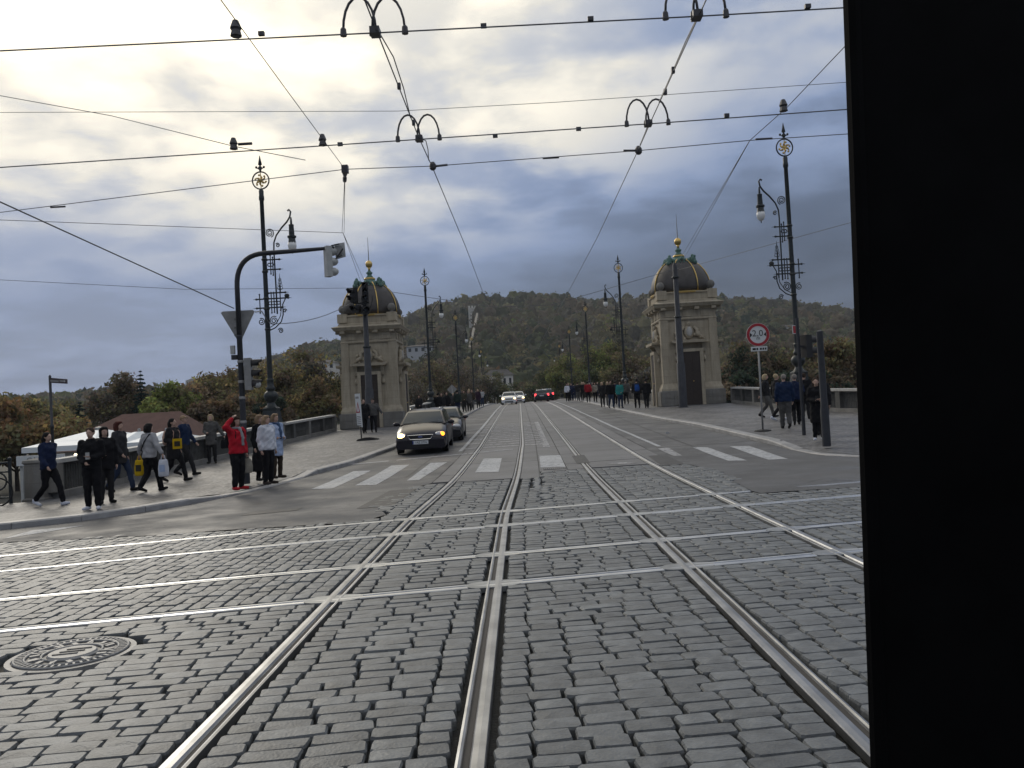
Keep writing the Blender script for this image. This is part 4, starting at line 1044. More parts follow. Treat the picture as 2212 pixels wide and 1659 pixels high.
# ================================================================== ORNATE LAMPS
def lamp_master():
    t = thing('ornate_lamp', 'x', 'street lamp', (0, 0, 0), 0, 'ornate bridge lamps')
    MB().box((0, 0, .5), (.86, .86, 1.04)).build('stone_pier', 'stone_grey', t)
    MB().box((0, 0, 1.06), (.98, .98, .09)).build('pier_cap', 'coping', t)
    MB().lathe([(.52, 1.105), (.50, 1.16), (.42, 1.62), (.44, 1.66), (.44, 1.72), (.30, 1.78)], 4, rot=math.pi / 4).build('pedestal', 'iron', t)
    MB().lathe([(.30, 1.74), (.24, 1.80), (.17, 1.90), (.16, 1.96), (.24, 2.04), (.31, 2.16), (.31, 2.30), (.24, 2.40), (.15, 2.46), (.20, 2.52), (.20, 2.58), (.14, 2.66), (.145, 2.86), (.16, 2.92), (.125, 2.98)], 14).build('vase', 'iron', t, smooth=True)
    MB().lathe([(.118, 2.9), (.110, 5.0), (.102, 7.4), (.092, 10.55), (.12, 10.6), (.12, 10.72), (.105, 10.78), (.11, 10.98), (.05, 11.06)], 12).build('shaft', 'iron', t, smooth=True)
    for z in (5.06, 5.94, 6.38, 7.52, 8.04): MB().lathe([(.115, z - .05), (.145, z), (.115, z + .05)], 10).build('collar', 'iron', t)
    ring = MB().tube([(.37 * math.cos(a), 0, 11.43 + .37 * math.sin(a)) for a in [2 * math.pi * k / 28 for k in range(28)]], .032, 6, closed=True).build('top_ring', 'iron', t, smooth='all')
    g = MB()
    for k in range(6):
        a = k * math.pi / 3 + .3; g.tube([(0, 0, 11.43), (.14 * math.cos(a), .02, 11.43 + .14 * math.sin(a)), (.25 * math.cos(a + .25), 0, 11.43 + .25 * math.sin(a + .25))], [.03, .055, .012], 5)
        g.ball((.24 * math.cos(a + .5), 0, 11.43 + .24 * math.sin(a + .5)), (.05, .02, .05), 6, 4)
    g.ball((0, 0, 11.43), (.09, .05, .09), 8, 6); g.tube([(0, 0, 11.1), (0, 0, 11.76)], .022, 5); g.build('gilded_ornament', 'gold', ring)
    s = MB().lathe([(.02, 11.78), (.05, 11.86), (.10, 11.98), (.03, 12.06), (.09, 12.12), (.012, 12.5)], 8)
    for k in (-1, 1): s.ball((k * .17, 0, 12.0), .055, 7, 5); s.tube([(0, 0, 11.92), (k * .1, 0, 11.94), (k * .17, 0, 12.0)], .022, 5)
    s.build('spear', 'iron', ring, smooth='all')
    # lamp arm
    rod = [(.46, 0, 5.70), (.46, 0, 6.6), (.45, 0, 7.6), (.44, 0, 8.4), (.46, 0, 8.75), (.58, 0, 9.05), (.82, 0, 9.35), (1.08, 0, 9.60), (1.22, 0, 9.80), (1.27, 0, 10.02), (1.20, 0, 10.12), (1.13, 0, 10.06)]
    arm = MB().tube(rod, [.035] * 6 + [.04] * 4 + [.035, .05], 7).build('lamp_arm', 'iron', t, smooth='all')
    ho = MB().lathe([(.03, 9.78), (.05, 9.62), (.05, 9.50), (.12, 9.46), (.11, 9.40), (.13, 9.02), (.20, 8.98), (.20, 8.92), (.15, 8.88), (.17, 8.72), (.19, 8.68)][::-1], 10, (1.27, 0, 0)).build('lantern_housing', 'iron', arm, smooth=True)
    MB().lathe([(.015, 8.30), (.10, 8.34), (.17, 8.44), (.195, 8.56), (.18, 8.70)], 14, (1.27, 0, 0)).build('globe', 'opal', arm, smooth='all')
    MB().lathe([(.01, 8.22), (.03, 8.27), (.02, 8.32)], 6, (1.27, 0, 0)).build('globe_tip', 'iron', arm)
    def scroll(c, r0, turns, sgn, start, rad=.023):
        pts = []
        for k in range(int(turns * 12) + 1):
            u = k / (turns * 12); a = start + sgn * u * turns * 2 * math.pi; r = r0 * (1 - .82 * u); pts.append((c[0] + r * math.cos(a), 0, c[1] + r * math.sin(a)))
        return MB().tube(pts, rad, 5)
    def sc(*a, **k): scroll(*a, **k).build('scroll', 'iron', t, smooth='all')
    sc((.28, 9.16), .20, 2.2, 1, -1.2); sc((.62, 8.62), .10, 1.5, -1, 2.5); sc((.30, 5.42), .20, 2.2, 1, 1.0); sc((.58, 4.98), .12, 1.6, -1, 2.8); sc((.80, 5.82), .09, 1.4, 1, 0)
    sc((-.26, 5.40), .16, 1.8, -1, 2)
    MB().tube([(.10, 0, 5.02), (.35, 0, 5.12), (.62, 0, 5.36), (.72, 0, 5.66), (.72, 0, 6.1), (.86, 0, 6.35)], .026, 6).build('bracket', 'iron', t, smooth='all')
    MB().tube([(.10, 0, 5.14), (.40, 0, 5.30), (.60, 0, 5.62), (.66, 0, 6.0)], .018, 6).build('bracket', 'iron', t, smooth='all')
    def bar(x0, x1, z):
        b = MB().tube([(x0, 0, z), (x1, 0, z)], .032, 5)
        for x in (x0, x1): b.ball((x, 0, z), (.06, .04, .05), 6, 4); b.tube([(x, 0, z), (x + (.16 if x == x1 else -.16), 0, z)], [.016, .006], 4)
        b.build('lattice_bar', 'iron', t)
    bar(.1, .66, 8.02); bar(.1, .66, 7.60); bar(-.44, .98, 6.36); bar(-.44, .70, 5.98); bar(.1, .86, 6.60)
    for x, z0, z1 in ((.26, 7.42, 8.2), (.36, 7.36, 8.12), (-.30, 5.78, 6.56), (.22, 5.76, 6.62), (.34, 5.78, 6.62), (.62, 5.85, 6.9)):
        b = MB().tube([(x, 0, z0), (x, 0, z1)], .026, 5); b.ball((x, 0, z0), .04, 6, 4); b.ball((x, 0, z1), .04, 6, 4); b.build('lattice_rod', 'iron', t)
    for x, z in ((.20, 7.81), (.32, 7.81), (.16, 6.17), (.28, 6.17), (.40, 6.17), (.54, 6.17)):
        MB().tube([(x + .07 * math.cos(k * .7), 0, z + .07 * math.sin(k * .7)) for k in range(9)], .024, 5, closed=True).build('lattice_ring', 'iron', t)
    sp = MB().tube([(.64, 0, 6.6), (.64, 0, 7.2), (.64, 0, 7.42)], [.03, .022, .006], 5)
    for k in range(4):
        for s_ in (-1, 1): sp.tube([(.64, 0, 6.72 + k * .12), (.64 + s_ * (.12 - k * .02), 0, 6.76 + k * .12), (.64 + s_ * (.10 - k * .02), 0, 6.84 + k * .12)], .016, 4)
    sp.build('spike', 'iron', t); MB().ball((.92, 0, 6.45), (.12, .05, .10), 7, 5).build('rosette', 'iron', t)
    return t
lm = lamp_master()
LP = [(-11.0, 36.7, 0, 'tall ornate lamp with gilded ring on the left balustrade'), (-7.5, 70.5, 0, 'ornate lamp just right of the left pavilion'), (-7.6, 106, 0, 'third ornate lamp along the left side of the bridge'), (-7.6, 141, 0, 'fourth ornate lamp along the left side, near the road crest'), (-7.6, 176, 0, 'farthest ornate lamp on the left side of the bridge'),
      (12.75, 37.7, math.pi, 'tall ornate lamp with gilded ring at the right beside the red plate'), (9.2, 71.5, math.pi, 'ornate lamp left of the right pavilion'), (9.2, 107, math.pi, 'third ornate lamp along the right side of the bridge'), (9.2, 142, math.pi, 'fourth ornate lamp along the right side, near the road crest'), (9.2, 177, math.pi, 'farthest ornate lamp on the right side of the bridge')]
for i, (x, y, rz, lab) in enumerate(LP):
    o = lm if i == 0 else dup(lm); o.location = (x, y, G(x, y) + (.02 if i in (0, 5) else -.55)); o.rotation_euler = (0, 0, rz); o['label'] = lab; o.scale.z = 1.05 if x < 0 else 1.06
# ================================================================== STREET FURNITURE
# --- tram window pillar beside the camera
pt, pb_ = at(1822, 0, .85), at(1882, 1659, .85)
tw = thing('tram_window_pillar', 'black window pillar of the tram filling the right edge', 'pillar', (pt.x, .85, 0))
sl = (pb_.x - pt.x) / (pb_.z - pt.z); z0, z1 = .2, 3.0; xa, xb = (z0 - pt.z) * sl, (z1 - pt.z) * sl
b = MB(); vs = []
for y, dx in ((0, 0), (.16, .14)):
    vs += [(xa + .008 + dx, y, z0), (1.3, y, z0), (1.3, y, z1), (xb + .008 + dx, y, z1)]
b.add(vs, [(0, 1, 2, 3), (7, 6, 5, 4), (0, 4, 5, 1), (1, 5, 6, 2), (2, 6, 7, 3), (3, 7, 4, 0)]); b.build('pillar', 'tram_black', tw)
b = MB().tube([(xa + .010, .004, z0), (xb + .010, .004, z1)], .009, 8); b.build('rubber_seal', 'tram_black', tw)

# --- manhole cover
mh = thing('manhole_cover', 'round cast iron manhole cover in the cobbles at lower left', 'manhole cover', (MANH.x, MANH.y, G(MANH.x, MANH.y) - .004))
MB().lathe([(.46, -.06), (.46, -.004), (.42, -.002), (.415, -.01)], 40).build('frame', 'lid_pale', mh, smooth=True)
lid = MB().lathe([(.41, -.05), (.41, -.004), (.0, -.004)], 40).build('lid', 'lid_dark', mh)
for r in (.40, .33, .215): MB().tube([(r * math.cos(k * math.pi / 20), r * math.sin(k * math.pi / 20), .003) for k in range(40)], .012, 5, closed=True).build('ring', 'lid_pale', lid, smooth='all')
b = MB()
for k in range(48):
    a = k * math.pi / 24; b.box((.365 * math.cos(a), .365 * math.sin(a), .003), (.05, .016, .016), a)
b.build('tooth_ring', 'lid_pale', lid)
for k in range(8):
    a = k * math.pi / 4; MB().box((.27 * math.cos(a), .27 * math.sin(a), .004), (.10, .02, .016), a).build('spoke', 'lid_pale', lid)
b = MB()
for k in range(14):
    a = k * math.pi / 7 + .2; b.box((.27 * math.cos(a), .27 * math.sin(a), .002), (.07, .035, .014), a + .4)
b.build('relief', 'lid_pale', lid)
MB().lathe([(.18, -.002), (.17, .012), (.0, .012)], 24).build('boss', 'lid_pale', lid)
for k in range(3): MB().box((.02 * k - .02, -.07 + .07 * k, .014), (.18, .022, .012), .2).build('crest_bar', 'lid_dark', lid)
# --- drain grate
p = foot(1198, 1013, 0); dg = thing('drain_grate', 'small iron drain grate in front of the zebra stripe', 'drain', (p.x, p.y, G(p.x, p.y)))
MB().box((0, 0, -.02), (.56, .30, .02)).build('pit', 'black', dg)
for k in range(11): MB().box((-.25 + k * .05, 0, .0), (.022, .28, .02)).build('bar', 'cast', dg)
for s in (-1, 1): MB().box((0, s * .145, .0), (.56, .02, .022)).build('frame', 'cast', dg)

def plate(poly_px, Y, th, name, m, parent, dY=0.0):
    P = [at(a, b_, Y) for a, b_ in poly_px]; o = Vector(parent.location)
    bb = MB(); n = len(P)
    for y in (-th / 2, th / 2): bb.v += [(q.x - o.x, Y - o.y + y + dY, q.z - o.z) for q in P]
    bb.f = [tuple(range(n - 1, -1, -1)), tuple(range(n, 2 * n))] + [(k, (k + 1) % n, n + (k + 1) % n, n + k) for k in range(n)]
    if sum((P[i].x * P[(i + 1) % n].z - P[(i + 1) % n].x * P[i].z) for i in range(n)) > 0: bb.f = [tuple(reversed(q)) for q in bb.f]
    return bb.build(name, m, parent)
def signal_head(par, c, face, n=3, m='grey_metal', visor='plastic', s=1.0, first='signal'):
    # housing with visors pointing along unit vector face (horizontal)
    f = Vector(face).normalized(); side = Vector((-f.y, f.x, 0)); c = Vector(c); ang = math.atan2(f.y, f.x)
    hd = MB().box(tuple(c), (.20 * s, .32 * s, .33 * n * s), ang).build('signal_housing', m, par)
    for k in range(n):
        z = c.z + ((n - 1) / 2 - k) * .32 * s; q = c + f * .10 * s; bb = MB(); N_ = 12; vs = []
        for d in (0, .20 * s, .30 * s):
            for j in range(N_ + 1):
                a = -.5 + (math.pi + 1.0) * j / N_
                if d == .30 * s and (j < 3 or j > N_ - 3): dd = .16 * s
                else: dd = d
                vs.append(q + f * dd + side * math.cos(a) * .13 * s + Vector((0, 0, z - c.z + math.sin(a) * .13 * s)))
        fs = [(i * (N_ + 1) + j, i * (N_ + 1) + j + 1, (i + 1) * (N_ + 1) + j + 1, (i + 1) * (N_ + 1) + j) for i in range(2) for j in range(N_)]
        bb.add(vs, fs); bb.build('visor', visor, hd)
        le = MB().ball((0, 0, 0), (.03, .11 * s, .11 * s), 10, 6); MB().merge(le, Matrix.Translation(q + Vector((0, 0, z - c.z))) @ Matrix.Rotation(ang, 4, 'Z')).build('lens', 'glass_dark', hd)
    return hd

# --- mast with arm, left
f0 = foot(532, 1045, .11)
ms = thing('traffic_mast', 'dark traffic mast with long curved arm over the left pavement', 'traffic light', f0)
YM = f0.y
def lm_(px, py, Y=None): q = at(px, py, Y or YM); return (q.x - f0.x, q.y - f0.y, q.z - f0.z)
top = lm_(508, 640); a0 = lm_(505, 612); a1 = lm_(516, 574); a2 = lm_(540, 553); a3 = lm_(572, 547); a4 = lm_(640, 542); a5 = lm_(722, 535)
zz = a0[2]
MB().lathe([(.10, 0), (.10, .95), (.075, 1.05), (.070, zz * .72), (.082, zz * .725), (.066, zz * .74)], 12).build('pole', 'iron_pole', ms, smooth=True)
arm = MB().tube([(0, 0, zz * .73)] + [((u * u) * a3[0], 0, lerp(lerp(a0[2] - .1, a3[2], u), a3[2] + .0, u)) for u in [i / 10 for i in range(11)]] + [(a4[0], 0, a4[2]), (a5[0], 0, a5[2])], [.064] * 12 + [.055, .040], 10).build('arm', 'iron_pole', ms, smooth='all')
for zq in (.30, .42, .50, .60): MB().lathe([(.074, 0), (.082, .02), (.082, .05), (.074, .07)], 12, (0, 0, zz * zq)).build('band', 'grey_metal', ms)
e = lm_(709, 565); hd = MB().box((e[0], 0, e[2]), (.15, .22, .78), .6).build('signal_housing', 'pale_metal', ms)
for k in range(3): MB().ball((e[0] + .10, .06, e[2] + .26 - .26 * k), (.15, .13, .11), 10, 7).build('visor', 'pale_metal', hd, smooth='all')
sqp = plate([(719, 525), (741, 521), (744, 552), (723, 558)], YM, .03, 'back_plate', 'pale_metal', ms, .16)
MB().tube([lm_(715, 531), lm_(733, 527)], .02, 5).build('bracket', 'iron_pole', ms); MB().tube([lm_(716, 573), lm_(741, 537)], .018, 5).build('bracket', 'iron_pole', ms)
MB().box((lm_(730, 540)[0], .10, lm_(730, 540)[2]), (.16, .12, .24)).build('mount', 'grey_metal', ms)
c = lm_(537, 808); signal_head(ms, (c[0], 0, c[2]), (1, .12, 0), 3, 'grey_metal', 'plastic', .82)
MB().box((c[0] - .13, 0, c[2]), (.24, .06, .06)).build('bracket', 'iron_pole', ms); MB().ball((c[0] + .22, .0, c[2] - .28), (.09, .09, .09), 9, 6).build('push_lamp', 'pale_metal', ms)
MB().box((lm_(503, 756)[0], 0, lm_(503, 756)[2]), (.10, .10, .22)).build('control_box', 'pale_metal', ms); MB().box((lm_(507, 772)[0], 0, lm_(507, 772)[2]), (.14, .12, .12)).build('clamp', 'iron_pole', ms)
ys_ = thing('yield_sign', 'grey back of an inverted triangular sign on the left mast', 'sign', (f0.x, f0.y + .16, f0.z))
plate([(477, 676), (481, 673), (546, 669.5), (550, 673), (520, 738), (515, 738)], YM + .16, .02, 'panel', 'grey_metal', ys_)
for zq in (690, 708, 724): q = at(514, zq, YM + .16); MB().box((q.x - f0.x, -.02, q.z - f0.z), (.16, .04, .05)).build('bracket', 'cast', ys_)

# --- tall poles in front of the pavilions
def tall_pole(x, y, hgt, lab, r0=.25):
    t = thing('catenary_pole', lab, 'pole', (x, y, G(x, y) + .10), 0, 'catenary poles before the pavilions')
    MB().lathe([(r0 + .02, 0), (r0, .1), (r0 * .98, hgt * .30), (r0 * .80, hgt * .31), (r0 * .76, hgt * .62), (r0 * .60, hgt * .63), (r0 * .55, hgt * .98), (r0 * .3, hgt)], 14).build('shaft', 'iron_pole', t, smooth=True)
    for z in (.305, .625, .9): MB().lathe([(r0 * .86, -.05), (r0 * .92, 0), (r0 * .86, .05)], 12, (0, 0, hgt * z)).build('collar', 'iron', t)
    return t
p = at(800, 900, 47); tpL = tall_pole(p.x, 47, 7.55, 'thick dark pole with signal heads in front of the left pavilion')
zc = lambda py: at(790, py, 47).z - tpL.location.z
signal_head(tpL, (-.55, -.25, zc(638)), (-.5, -.9, 0), 2, 'plastic', 'plastic', 1.25); signal_head(tpL, (.12, -.30, zc(632)), (.1, -1, 0), 3, 'plastic', 'plastic', 1.1)
signal_head(tpL, (-.42, -.28, zc(668)), (-.4, -.9, 0), 1, 'plastic', 'plastic', 1.3); signal_head(tpL, (.06, -.32, zc(672)), (.35, -.9, 0), 1, 'plastic', 'plastic', 1.3)
MB().tube([(-.6, -.2, zc(655)), (.3, -.2, zc(655))], .05, 6).build('bracket', 'iron', tpL); MB().tube([(.3, -.2, zc(672)), (.5, -.25, zc(650)), (.5, -.25, zc(640))], .02, 5).build('cable', 'iron', tpL)
MB().box((.02, -.1, zc(650)), (.3, .3, .5)).build('junction_box', 'plastic', tpL)
pR = foot(1476, 880, .12); tall_pole(pR.x, pR.y, at(1463, 567, pR.y).z - pR.z, 'thick dark pole in front of the right pavilion')

# --- street name sign, far left
q = foot(118, 1062, .1); nsn = thing('street_sign', 'dark pole with a small brown street name plate at far left', 'sign', (q.x, q.y, q.z)); YS = q.y
zt_ = at(107, 813, YS).z - q.z
MB().lathe([(.045, 0), (.042, zt_ * .55), (.05, zt_ * .555), (.05, zt_ * .575), (.036, zt_ * .58), (.036, zt_), (.01, zt_ + .04)], 8).build('pole', 'iron_pole', nsn, smooth=True)
plate([(108, 816), (145, 819), (145, 829), (108, 827)], YS, .05, 'plate', 'sign_brown', nsn)
for a_, b_ in ((110, 128), (130, 138)): plate([(a_, 820.6), (b_, 821.8), (b_, 825.4), (a_, 824.4)], YS, .006, 'letter_bar', 'grey_metal', nsn, -.029)
plate([(139.5, 820.8), (143, 823.4), (140, 826.2), (138.2, 823.5)], YS, .006, 'emblem', 'pale_metal', nsn, -.029)

# --- standing banner sign on a rubber foot
fb = foot(795, 951, .11); bs = thing('banner_sign', 'tall white banner sign with red triangle on a black foot before the left pavilion', 'sign', fb); YB = fb.y
q = MB(); q.prism([(-.50, 0), (.52, 0), (.44, .07), (.12, .13), (-.12, .13), (-.42, .07)], -.20, .20); q.build('rubber_foot', 'rubber', bs)
xp = at(780, 930, YB).x - fb.x
MB().tube([(xp, 0, .10), (xp - .02, 0, at(773, 850, YB).z - fb.z)], .03, 7).build('post', 'iron_pole', bs)
plate([(766.5, 851), (778, 850), (784, 923), (772.5, 919)], YB, .03, 'panel', 'sign_white', bs, -.05)
tri = [(772.5, 870.5), (776.8, 889.5), (771.6, 889.8)]; plate([(773, 868), (778.6, 891.3), (770.2, 892)], YB, .006, 'triangle', 'sign_red', bs, -.069); plate([(773.2, 873.5), (776.6, 889), (772.2, 889.3)], YB, .006, 'triangle_field', 'sign_white', bs, -.074)
plate([(768.2, 857), (775, 856.5), (775.4, 861), (768.6, 861.5)], YB, .005, 'crest', 'grey_metal', bs, -.069)
for k in range(5): y_ = 899 + k * 4.6; plate([(771.8 + k * .35, y_), (779.8 + k * .35, y_ + 1), (779.9 + k * .35, y_ + 3), (772 + k * .35, y_ + 2)], YB, .005, 'text_bar', 'grey_metal', bs, -.069)

# --- round width sign, right
fs_ = foot(1648, 931, .12); ws = thing('width_limit_sign', 'round red rimmed 2,0 m width limit sign on a grey post', 'sign', fs_); YW = fs_.y
cc = at(1637, 723, YW); cz = cc.z - fs_.z; cxx = cc.x - fs_.x; rr = 25.2 * YW / F
MB().tube([(0, 0, 0), (cxx * .5, 0, cz * .5), (cxx, .03, cz + .1)], .032, 8).build('post', 'grey_metal', ws, smooth='all'); MB().lathe([(.28, 0), (.26, .03), (.05, .06)], 12).build('foot_plate', 'rubber', ws)
def disc(r0, r1, y, m, nm, par):
    bb = MB(); N_ = 36
    for r in (r0, r1):
        for yy in (y - .004, y + .004):
            for k in range(N_): bb.v.append((cxx + r * math.cos(2 * math.pi * k / N_), yy, cz + r * math.sin(2 * math.pi * k / N_)))
    for k in range(N_):
        j = (k + 1) % N_; bb.f += [(k, j, 2 * N_ + j, 2 * N_ + k), (N_ + j, N_ + k, 3 * N_ + k, 3 * N_ + j), (2 * N_ + k, 2 * N_ + j, 3 * N_ + j, 3 * N_ + k)]
    return bb.build(nm, m, par)
fc = MB(); fc.prism([(cxx + rr * math.cos(a), cz + rr * math.sin(a)) for a in [-2 * math.pi * k / 36 for k in range(36)]], -.02, -.008); face = fc.build('face', 'sign_white', ws)
disc(rr * .97, rr * .74, -.026, 'sign_red', 'red_rim', ws)
inst('lettering', text_mesh('2,0', rr * .78, 'sign_black'), ws, (cxx - .01, -.024, cz + rr * .10), (math.pi / 2, 0, 0)); inst('lettering', text_mesh('m', rr * .42, 'sign_black'), ws, (cxx, -.024, cz - rr * .30), (math.pi / 2, 0, 0))
for s in (-1, 1): MB().prism([(cxx + s * rr * .70, cz + rr * .20), (cxx + s * rr * .48, cz), (cxx + s * rr * .70, cz - rr * .20)][::s], -.028, -.022).build('arrow', 'sign_black', ws)
plate([(1622, 749.5), (1657, 747.5), (1657, 757.5), (1622, 759.5)], YW, .02, 'sub_plate', 'sign_white', ws, -.02)
for a_, b_ in ((1625, 1632), (1633.5, 1637), (1641, 1645), (1646.5, 1650), (1651.5, 1655)): plate([(a_, 752.5 - (a_ - 1622) * .055), (b_, 752.5 - (b_ - 1622) * .055), (b_, 757 - (b_ - 1622) * .055), (a_, 757 - (a_ - 1622) * .055)], YW, .005, 'letter_bar', 'sign_black', ws, -.034)

# --- right pole, traffic signals, red plate
fp = foot(1786, 964, .10); rp = thing('roadside_pole', 'dark plain pole at the right pavement edge beside the phone user', 'pole', fp)
hp = at(1770, 716, fp.y).z - fp.z; lean = at(1770, 716, fp.y).x - fp.x
MB().lathe([(.105, 0), (.105, .9), (.088, 1.0), (.080, hp), (.02, hp + .03)], 12).build('shaft', 'iron_pole', rp, smooth=True)
q = at(1741, 748, 24.5); ts_ = thing('traffic_signal', 'dark traffic signal facing away beside the right lamp', 'traffic light', (q.x, 24.5, q.z - 2.6))
signal_head(ts_, (0, 0, 2.75), (1, .35, 0), 2, 'plastic', 'plastic', 1.0); MB().tube([(-.22, 0, -.2), (-.22, 0, 3.25)], .055, 8).build('post', 'iron_pole', ts_); MB().box((-.12, 0, 2.75), (.2, .06, .06)).build('bracket', 'iron_pole', ts_)
ts_.location.z = G(q.x, 24.5) + .12 + .2
bpx = ts_.children
hh = q.z - ts_.location.z - 2.75
for ch in ts_.children:
    if ch.name.startswith(('signal', 'bracket')): ch.location.z += hh
LR = Vector((12.75, 37.7, 0)); q = at(1718, 712, 37.3); rd = thing('number_plate', 'small red and white plate on the shaft of the right lamp', 'sign', (q.x, 37.3, q.z))
MB().box((0, 0, 0), (.34, .03, .38), .5).build('plate', 'sign_white', rd); MB().box((.0, -.018, 0), (.30, .012, .33), .5).build('red_field', 'sign_red', rd)
for k in range(2): MB().box((-.03, -.034, .08 - k * .13), (.18, .01, .06), .5).build('number_bar', 'sign_white', rd)
# --- priority sign seen from behind
q = foot(983, 893, .12); dsn = thing('diamond_sign', 'grey back of a diamond shaped sign above the left crowd', 'sign', q)
hq = at(980.5, 841, q.y).z - q.z; MB().tube([(0, 0, 0), (-.15, 0, hq + .25)], .035, 6).build('post', 'pale_metal', dsn)
MB().prism([(-.15 - .40, hq), (-.15, hq - .40), (-.15 + .40, hq), (-.15, hq + .40)], .04, .06).build('panel', 'grey_metal', dsn)

# --- far left: railing, pier, cafe with tents
def railing():
    d = Vector((-1, -.19, 0)).normalized(); p0 = Vector((-12.25, 19.95, 0)); t = thing('iron_railing', 'iron railing with round scrolls at the far left', 'railing', (p0.x, p0.y, G(p0.x, p0.y) + .10), math.atan2(d.y, d.x))
    for k in range(4):
        x = .12 + k * 1.15; MB().tube([(x, 0, 0), (x, 0, 1.05)], .04, 6).build('post', 'iron', t); MB().ball((x, 0, 1.08), .055, 7, 5).build('post_knob', 'iron', t)
        if k < 3:
            for z in (1.0, .78, .16): MB().tube([(x, 0, z), (x + 1.15, 0, z)], .022 if z < .9 else .03, 6).build('rail', 'iron', t)
            for cx_, cz_, r in ((.30, .56, .22), (.85, .56, .22), (.575, .36, .18)): MB().tube([(x + cx_ + r * math.cos(a * .35), 0, cz_ + r * math.sin(a * .35)) for a in range(18)], .022, 5, closed=True).build('scroll', 'iron', t)
            MB().box((x + .575, 0, .52), (.16, .03, .05)).build('tie', 'iron', t)
railing()
q = foot(88, 1083, .08); tag(MB().merge(MB().lathe([(.40, 0), (.40, .06), (.34, .10), (.33, .92), (.38, .96), (.36, 1.02), (.1, 1.06)], 4, rot=math.pi / 4)).build('stone_pier', 'stone_grey', loc=(q.x - .1, q.y + .15, q.z)), 'low grey stone pier where railing meets balustrade at far left', 'pier')
bz = [(-13.2, 21.0)]
def bicycle(x, y, rz):
    t = thing('bicycle', 'dark bicycle leaning on the far left railing', 'bicycle', (x, y, G(x, y) + .1), rz)
    for s, nm in ((-1, 'wheel'), (1, 'wheel')):
        MB().tube([(s * .52 + .33 * math.cos(k * .3142), 0, .34 + .33 * math.sin(k * .3142)) for k in range(20)], .02, 6, closed=True).build('wheel', 'tire', t)
    f = MB()
    for a_, b_ in (((-.52, .34), (-.18, .36)), ((-.18, .36), (-.28, .86)), ((-.24, .74), (.36, .80)), ((-.18, .36), (.38, .74)), ((-.52, .34), (-.25, .76)), ((.52, .34), (.34, .95))): f.tube([(a_[0], 0, a_[1]), (b_[0], 0, b_[1])], .018, 6)
    f.build('frame', 'iron', t); MB().box((-.30, 0, .90), (.24, .12, .05)).build('saddle', 'black', t); MB().tube([(.32, -.26, 1.0), (.36, 0, .97), (.32, .26, 1.0)], .015, 6).build('handlebar', 'iron', t)
bicycle(-12.9, 19.35, .19)
# tents
def tent(px0, px1, pye, pyt, Y, lab, dep=7.0):
    a, b_ = at(px0, pye, Y), at(px1, pye - (px1 - px0) * .055, Y); zt = at((px0 + px1) / 2, pyt, Y + dep / 2).z
    w = b_.x - a.x; t = thing('tent_roof', lab, 'tent', (a.x + w / 2, Y + dep / 2, terr(-30, 40)), 0, 'white cafe tents'); ze = a.z - t.location.z; zt -= t.location.z
    hx, hy = w / 2, dep / 2; rf = MB()
    pr = [(hx, hy, ze), (hx * .72, hy * .72, ze + (zt - ze) * .30), (hx * .70, hy * .70, ze + (zt - ze) * .34), (hx * .12, hy * .12, zt)]
    for x_, y_, z_ in pr: rf.v += [(-x_, -y_, z_), (x_, -y_, z_), (x_, y_, z_), (-x_, y_, z_)]
    for i in range(3):
        for k in range(4): rf.f.append((i * 4 + k, i * 4 + (k + 1) % 4, (i + 1) * 4 + (k + 1) % 4, (i + 1) * 4 + k))
    rf.f.append((12, 13, 14, 15)); rf.build('roof', 'tent', t)
    va = MB(); 
    for x0_, y0_, x1_, y1_ in ((-hx, -hy, hx, -hy), (hx, -hy, hx, hy), (hx, hy, -hx, hy), (-hx, hy, -hx, -hy)): va.add([(x0_, y0_, ze - .22), (x1_, y1_, ze - .22), (x1_, y1_, ze), (x0_, y0_, ze)], [(0, 1, 2, 3)])
    va.build('valance', 'tent', t); MB().lathe([(hx * .13, 0), (hx * .13, .12), (.03, .16)], 8, (0, 0, zt)).build('cap', 'grey_metal', t)
    for sx in (-1, 1):
        for sy in (-1, 1): MB().tube([(sx * (hx - .1), sy * (hy - .1), 0), (sx * (hx - .1), sy * (hy - .1), ze)], .05, 6).build('pole', 'iron_pole', t)
    for k in range(5): MB().ball((-hx * .8 + k * hx * .4, -hy + .3, ze - .42), .07, 6, 5).build('bulb', 'bulb', t)
    MB().box((0, 0, 1.2), (w * .9, dep * .8, 2.4)).build('counter', 'bal_dark', t)
tent(46, 200, 968, 934, 34, 'white tent roof at the far left behind the blue jacket'); tent(205, 262, 958, 936, 36, 'white tent roof between the dark pair and the grey coat', 6); tent(268, 322, 957, 935, 35, 'white tent roof behind the man with two bags', 6)
cb = at(100, 993, 30); cs = thing('cafe_sign', 'white cafe board below the leftmost tent', 'sign', (cb.x - .2, 30, terr(-30, 30)))
zb = cb.z - cs.location.z; MB().box((0, 0, zb), (1.75, .08, .36)).build('board', 'sign_white', cs); inst('lettering', text_mesh('CAFE', .30, 'grey_metal'), cs, (-.15, -.05, zb), (math.pi / 2, 0, 0))
for s in (-1, 1): MB().box((s * .75, .08, zb / 2), (.10, .08, zb)).build('post', 'pale_metal', cs)
MB().box((.2, .5, zb - 1.0), (2.2, .5, 1.2)).build('counter', 'bal_dark', cs)
